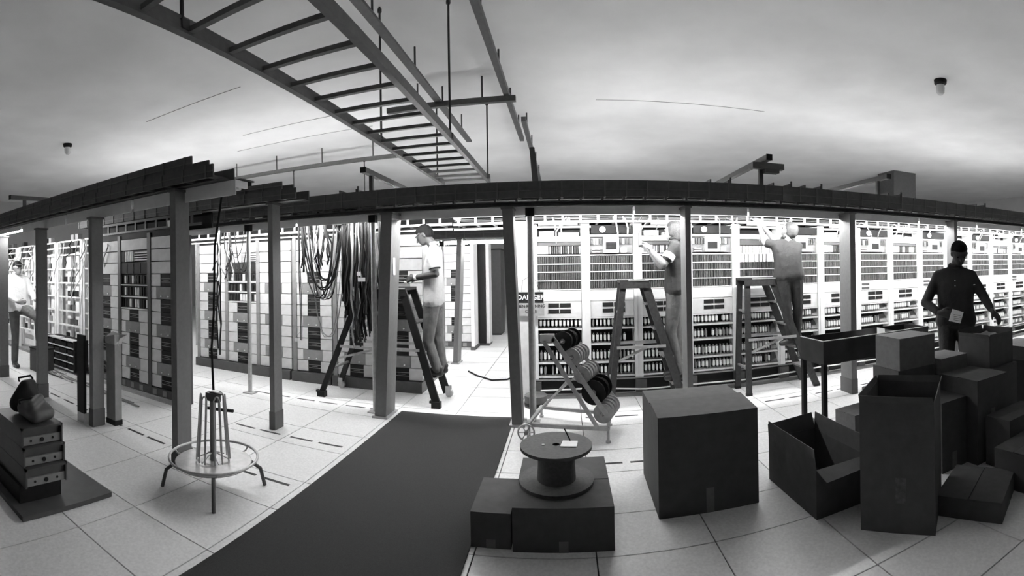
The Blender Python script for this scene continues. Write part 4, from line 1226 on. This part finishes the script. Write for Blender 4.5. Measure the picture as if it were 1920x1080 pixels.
def person(label, J, face, skin, shirt, pants, hairm, sleeve='short', hands=None, hair='short', extra=None):
    """J: joints in metres. face: view direction of the head."""
    fx = V(face).normalized()
    root = thing('person', label, 'person', (J['hip'][0], J['hip'][1], 0), 'people at work')
    sl, sr = V(J['shL']), V(J['shR'])
    lat = (sl - sr).normalized()
    hip = V(J['hip'])
    hl, hr = hip + lat * .085, hip - lat * .085
    if 'hlat' in J:
        hv = V(J['hlat']).normalized()
        hl, hr = hip + hv * .085, hip - hv * .085
    neck = (sl + sr) / 2 + V((0, 0, .06)) + (V(J['head']) - (sl + sr) / 2) * .08
    head = V(J['head'])
    spine = (neck - hip).normalized()
    fwd = lat.cross(spine); fwd = -fwd if fwd.dot(V(J.get('fwd', face))) < 0 else fwd
    chest = hip + (neck - hip) * .62
    belly = hip + (neck - hip) * .30
    ef, wf = {}, {}
    # ---- body (one continuous skin)
    h = []
    side = fx.cross(V((0, 0, 1)))
    side = side.normalized() if side.length > .1 else lat
    upv = side.cross(fx).normalized()
    crown = head + upv * .028 - fx * .018
    h.append([(crown, (.078, .078, .08)), (head + fx * .022 + upv * .01, .066)])
    h.append([(head + fx * .022 + upv * .01, .066), (head + fx * .045 - upv * .062, .040), (head - fx * .01 - upv * .03, .060)])
    h.append([(head + fx * .086 - upv * .000, .011), (head + fx * .104 - upv * .024, .013)])         # nose
    h.append([(head + fx * .080 - upv * .052 + side * .018, .009), (head + fx * .080 - upv * .052 - side * .018, .009)])   # mouth
    h.append([(head + fx * .078 + upv * .018 + side * .03, .011), (head + fx * .078 + upv * .018 - side * .03, .011)])     # brow
    for s in (-1, 1):
        h.append([(head - fx * .008 + side * s * .074 + upv * .008, .014), (head - fx * .012 + side * s * .072 - upv * .022, .010)])   # ears
    h.append([(head - fx * .022 - upv * .04, .052), (neck - V((0, 0, .02)), .056)])
    h.append([(sl, .038), (sr, .038), (chest + lat * .075, .066), (chest - lat * .075, .066)])
    h.append([(chest + lat * .075, .066), (chest - lat * .075, .066), (belly, .08), (hl, .075), (hr, .075)])
    for S, a in (('L', sl), ('R', sr)):
        e, w = V(J['el' + S]), V(J['wr' + S])
        h.append([(a, .040), (e, .038)])
        h.append([(e, .040), (e + (w - e) * .3, .040), (w, .027)])
        if hands and hands.get(S):
            tip, sd_, cu_ = hands[S]
            hand(h, w, tip, sd_, cu_)
    for S, a in (('L', hl), ('R', hr)):
        kn, an = V(J['kn' + S]), V(J['an' + S])
        h.append([(a, .08), (kn, .052)])
        h.append([(kn, .052), (kn + (an - kn) * .35, .05), (an, .034)])
        toe = V(J['toe' + S])
        h.append([(an + V((0, 0, -.03)), .032), (toe, .026)])
    blob(h, .0085, 3, 'body', skin, root)
    # ---- shirt
    h = [[(sl, .052), (sr, .052), (neck - V((0, 0, .03)), .056), (chest + lat * .085 + fwd * .006, .096), (chest - lat * .085 + fwd * .006, .096)],
         [(chest + lat * .085 + fwd * .006, .096), (chest - lat * .085 + fwd * .006, .096), (belly + lat * .07, .104), (belly - lat * .07, .104)],
         [(belly + lat * .07, .104), (belly - lat * .07, .104), (hl + V((0, 0, .02)) + lat * .012, .104), (hr + V((0, 0, .02)) - lat * .012, .104)]]
    # soft fold rolls at the waist
    for q in range(3):
        c = belly + fwd * (.085 - q * .01) + V((0, 0, -.05 + q * .035))
        h.append([(c + lat * (.07 - .03 * q), .026), (c - lat * (.06 - .02 * q) + V((0, 0, .02)), .024)])
    for S, a in (('L', sl), ('R', sr)):
        e, w = V(J['el' + S]), V(J['wr' + S])
        if sleeve == 'short':
            h.append([(a, .056), (a + (e - a) * .72, .056)])
        else:
            h.append([(a, .054), (e, .050)])
            h.append([(e, .050), (e + (w - e) * .86, .038)])
    sh = blob(h, .011, 7, 'shirt', shirt, root)
    # collar
    blob([[(neck + V((0, 0, .012)) + fwd * .02 + lat * .05, .022), (neck + V((0, 0, .012)) + fwd * .05 - lat * .0, .016), (neck + V((0, 0, .022)) - fwd * .03 + lat * .04, .022)],
          [(neck + V((0, 0, .012)) + fwd * .02 - lat * .05, .022), (neck + V((0, 0, .012)) + fwd * .05 - lat * .0, .016), (neck + V((0, 0, .022)) - fwd * .03 - lat * .04, .022)]], .009, 1, 'collar', shirt, root)
    # ---- trousers
    h = [[(hl, .098), (hr, .098), (hip + V((0, 0, .05)), .10)]]
    for S, a in (('L', hl), ('R', hr)):
        kn, an = V(J['kn' + S]), V(J['an' + S])
        h.append([(a, .098), (kn, .066)])
        h.append([(kn, .066), (kn + (an - kn) * .4, .064), (an + (kn - an) * .03, .058)])
    blob(h, .011, 5, 'trousers', pants, root)
    belt = [[(hl + V((0, 0, .055)) + lat * .01, .100), (hr + V((0, 0, .055)) - lat * .01, .100)]]
    # ---- shoes
    for S in 'LR':
        an, toe = V(J['an' + S]), V(J['toe' + S])
        d = (toe - an); d.z = 0
        d = d.normalized() if d.length > .01 else V((0, -1, 0))
        zf = toe.z
        hk = V((an.x, an.y, zf + .012)) - d * .03
        blob([[(hk, .040), (hk + d * .10, .040), (toe + d * .03, .034)], [(hk + V((0, 0, .05)), .042), (hk + d * .05 + V((0, 0, .03)), .038)]], .009, 2, 'shoe', 'shoe', root)
    # ---- hair
    hh = [[(crown + upv * .012 - fx * .012, .084), (crown - fx * .03 - upv * .02, .078)], [(crown + upv * .03 + fx * .03, .060), (crown - fx * .02 + upv * .015, .082)]]
    if hair == 'long':
        hh.append([(crown - fx * .03 - upv * .02, .078), (head - fx * .055 - upv * .065, .055)])
        for s in (-1, 1):
            hh.append([(crown + side * s * .03, .06), (head - fx * .01 + side * s * .05 - upv * .03, .035)])
    blob(hh, .009, 2, 'hair', hairm, root)
    # ---- eyes
    for s in (-1, 1):
        blob([[(head + fx * .077 + side * s * .030 + upv * .004, .0105)]], .004, 0, 'eye', 'ink', root)
    return root

# man in pale polo shirt on the rolling ladder (profile, facing left, looking down)
p1 = person('person in pale polo shirt and jeans on the rolling ladder, looking down', dict(
    head=(-1.575, 5.10, 1.885), shL=(-1.44, 4.94, 1.70), shR=(-1.46, 5.27, 1.70), elL=(-1.385, 4.90, 1.45), wrL=(-1.645, 4.96, 1.415),
    elR=(-1.47, 5.33, 1.44), wrR=(-1.69, 5.20, 1.40), hip=(-1.47, 5.11, 1.13), knL=(-1.52, 5.02, .70), anL=(-1.42, 5.04, .385), toeL=(-1.53, 5.03, .335),
    knR=(-1.46, 5.20, .74), anR=(-1.41, 5.21, .385), toeR=(-1.52, 5.21, .335), hlat=(0, -1, 0)), (-.86, -.12, -.5), 'skin_d', 'cloth_l', 'denim', 'hair',
    hands={'L': ((-1.76, 5.0, 1.39), (0, .3, 1), (0, .5, -.8)), 'R': ((-1.80, 5.12, 1.38), (0, -.3, 1), (0, -.5, -.8))})
part(p1, 'glasses', 'ink', lambda mb: mb.tube([(-1.60, 5.02, 1.90), (-1.655, 5.035, 1.868), (-1.67, 5.09, 1.86), (-1.65, 5.15, 1.872)], .004, 5))
part(p1, 'wristwatch', 'paper', lambda mb: mb.cyl((-1.62, 4.955, 1.418), (-1.645, 4.96, 1.415), .034, 12))
t = thing('hand_tool', 'small white tool in the hands of the man in the pale polo shirt', 'tool', (-1.84, 5.05, 1.37))
part(t, 'handle', 'paper', lambda mb: mb.bar((-1.80, 5.04, 1.365), (-1.72, 5.06, 1.355), .03, .02))
part(t, 'tip', 'galv', lambda mb: mb.cyl((-1.80, 5.04, 1.365), (-1.90, 5.02, 1.375), .006, 6))
part(p1, 'sleeve_trim', 'ink', lambda mb: mb.cyl((-1.400, 4.911, 1.517), (-1.398, 4.910, 1.506), .0645, 16))

# man with the white sleeve band
p2 = person('person in dark shirt with white sleeve band standing on the middle ladder', dict(
    head=(1.195, 5.10, 1.885), shL=(1.18, 4.94, 1.715), shR=(1.24, 5.25, 1.715), elL=(1.045, 4.88, 1.52), wrL=(.925, 4.95, 1.655),
    elR=(1.09, 5.29, 1.50), wrR=(.96, 5.22, 1.66), hip=(1.20, 5.10, 1.22), knL=(1.135, 5.02, .77), anL=(1.225, 5.04, .325), toeL=(1.12, 5.05, .27),
    knR=(1.24, 5.19, .78), anR=(1.245, 5.19, .325), toeR=(1.14, 5.20, .27), hlat=(-.1, -1, 0)), (-.8, .58, .02), 'skin', 'cloth_d', 'denim', 'hair_g', hair='long',
    hands={'L': ((.885, 4.97, 1.73), (-.4, -.8, 0), (-.6, .6, 0)), 'R': ((.90, 5.24, 1.72), (-.4, .8, 0), (-.6, -.6, 0))})
part(p2, 'sleeve_band', 'paper', lambda mb: mb.cyl((1.118, 4.911, 1.625), (1.082, 4.896, 1.572), .066, 18))

# man reaching overhead, seen from the back
p3 = person('person seen from behind reaching overhead from the right ladder', dict(
    head=(2.615, 5.06, 1.90), shL=(2.42, 5.07, 1.735), shR=(2.73, 5.03, 1.715), elL=(2.315, 5.10, 1.76), wrL=(2.30, 5.22, 1.96),
    elR=(2.52, 5.20, 1.76), wrR=(2.385, 5.25, 1.94), hip=(2.59, 5.02, 1.335), knL=(2.56, 5.04, .95), anL=(2.635, 5.07, .595), toeL=(2.55, 5.10, .54),
    knR=(2.72, 5.05, .96), anR=(2.745, 5.15, .595), toeR=(2.66, 5.19, .54), hlat=(-1, .1, 0), fwd=(-.3, 1, 0)), (-.35, .80, .48), 'skin', 'cloth_d', 'denim_d', 'hair_g',
    hands={'L': ((2.29, 5.27, 2.06), (.8, .2, 0), (.3, .8, 0)), 'R': ((2.34, 5.28, 2.03), (-.8, .2, 0), (0, .8, 0))})

# man in dark polo at right, sorting parts
p4 = person('person in dark polo shirt behind the cartons holding a white packet', dict(
    head=(3.33, 2.99, 1.575), shR=(3.215, 3.16, 1.375), shL=(3.435, 2.935, 1.375), elR=(3.10, 3.22, 1.115), wrR=(3.09, 3.03, 1.035),
    elL=(3.50, 2.83, 1.16), wrL=(3.44, 2.69, 1.05), hip=(3.34, 3.05, .92), knR=(3.26, 3.10, .50), anR=(3.26, 3.13, .09), toeR=(3.18, 3.04, .035),
    knL=(3.42, 2.98, .50), anL=(3.43, 3.02, .09), toeL=(3.36, 2.93, .035)), (-.50, -.70, -.42), 'skin_d', 'cloth_d', 'denim_d', 'hair', sleeve='long',
    hands={'R': ((3.13, 2.92, 1.02), (-.2, .1, 1), (.7, -.3, 0)), 'L': ((3.44, 2.62, .99), (-.6, .3, .3), (-.3, .3, -.5))})
for z in (1.33, 1.28):
    part(p4, 'button', 'paper', lambda mb: mb.cyl((3.215, 2.945, z), (3.205, 2.935, z), .006, 6))
part(p4, 'pocket_mark', 'paper', lambda mb: mb.box(3.315, 3.335, 2.80, 2.806, 1.285, 1.292))
t = thing('parts_packet', 'white packet with dark print in the hand of the man in dark polo', 'packet', (3.12, 2.88, 1.0))
pk = [(-.065, -.045), (.04, -.07), (.07, .03), (-.03, .06)]
bx_ = V((.70, -.72, 0)).normalized()
cc = V((3.145, 2.875, 1.015))
nf = V((-.72, -.70, 0)).normalized()
part(t, 'pack', 'paper', lambda mb: mb.hexa([cc + bx_ * u + V((0, 0, v)) for u, v in pk], [cc + nf * .02 + bx_ * u + V((0, 0, v)) for u, v in pk]))
for q in range(4):
    part(t, 'print_line', 'ink', lambda mb: mb.bar(cc + nf * .0205 + bx_ * -.02 + V((0, 0, .012 - q * .016)), cc + nf * .0205 + bx_ * .045 + V((0, 0, .0 - q * .016)), .002, .003))
tag(MB().tube([(3.45, 2.68, 1.16), (3.435, 2.645, 1.0), (3.46, 2.62, .86), (3.52, 2.70, .80), (3.62, 2.75, .74), (3.75, 2.72, .715)], .006, 6).build('white_cord', 'cablew'),
    'white cord dangling from the hand of the man in dark polo', 'cord')

# man in white shirt at far left
p5 = person('person in white shirt and jeans at the far left, one knee raised', dict(
    head=(-7.09, 3.05, 1.60), shR=(-7.15, 2.88, 1.43), shL=(-7.15, 3.22, 1.43), elR=(-7.07, 2.84, 1.17), wrR=(-6.80, 2.92, 1.06),
    elL=(-7.0, 3.27, 1.17), wrL=(-6.74, 3.2, 1.08), hip=(-7.06, 3.05, .93), knR=(-7.05, 2.98, .50), anR=(-7.06, 2.97, .09), toeR=(-6.92, 2.96, .035),
    knL=(-6.62, 3.18, .82), anL=(-6.66, 3.22, .46), toeL=(-6.54, 3.22, .395), hlat=(0, 1, 0)), (1, -.05, -.12), 'skin', 'cloth_w', 'denim', 'hair', sleeve='long',
    hands={'R': ((-6.70, 2.96, 1.06), (0, 0, 1), (0, .6, 0)), 'L': ((-6.64, 3.2, 1.08), (0, 0, 1), (0, -.6, 0))})
part(p5, 'visor', 'dgrey', lambda mb: mb.hexa([(-7.05, 2.98, 1.655), (-6.93, 2.99, 1.645), (-6.93, 3.11, 1.645), (-7.05, 3.12, 1.655)], [(-7.05, 2.98, 1.668), (-6.93, 2.99, 1.653), (-6.93, 3.11, 1.653), (-7.05, 3.12, 1.668)]))
t = thing('step_box', 'small dark box under the raised foot of the man in white', 'box', (-6.6, 3.22, 0))
part(t, 'body', 'dgrey', lambda mb: mb.box(-6.75, -6.43, 3.10, 3.36, 0, .34))
part(t, 'lid', 'black', lambda mb: mb.box(-6.76, -6.42, 3.09, 3.37, .34, .36))

# ---- limp bags on the drawer units
for l, hs, m in (('dark limp canvas bag lying on top of the drawer units', [[((-2.84, 1.34, .55), .045), ((-2.88, 1.46, .55), .045), ((-3.0, 1.34, .57), .06), ((-2.98, 1.46, .56), .055)],
                    [((-2.87, 1.33, .62), .03), ((-2.99, 1.45, .63), .03), ((-3.0, 1.36, .57), .06)]], 'dgrey'),
                 ('second dark bag behind the limp one on the drawer units', [[((-3.13, 1.34, .57), .065), ((-3.15, 1.46, .57), .065), ((-3.1, 1.38, .70), .04), ((-3.16, 1.46, .69), .04)]], 'black')):
    t = thing('canvas_bag', l, 'bag', (hs[0][0][0][0], 1.4, .5), 'bags on the drawer units')
    blob(hs, .012, 2, 'bag_body', m, t)
    c = V(hs[0][2][0])
    part(t, 'handle', 'cableb', lambda mb: mb.tube([c + V((.02, -.05, .04)), c + V((.05, -.07, .07)), c + V((.06, .02, .08)), c + V((.03, .05, .05))], .008, 6))
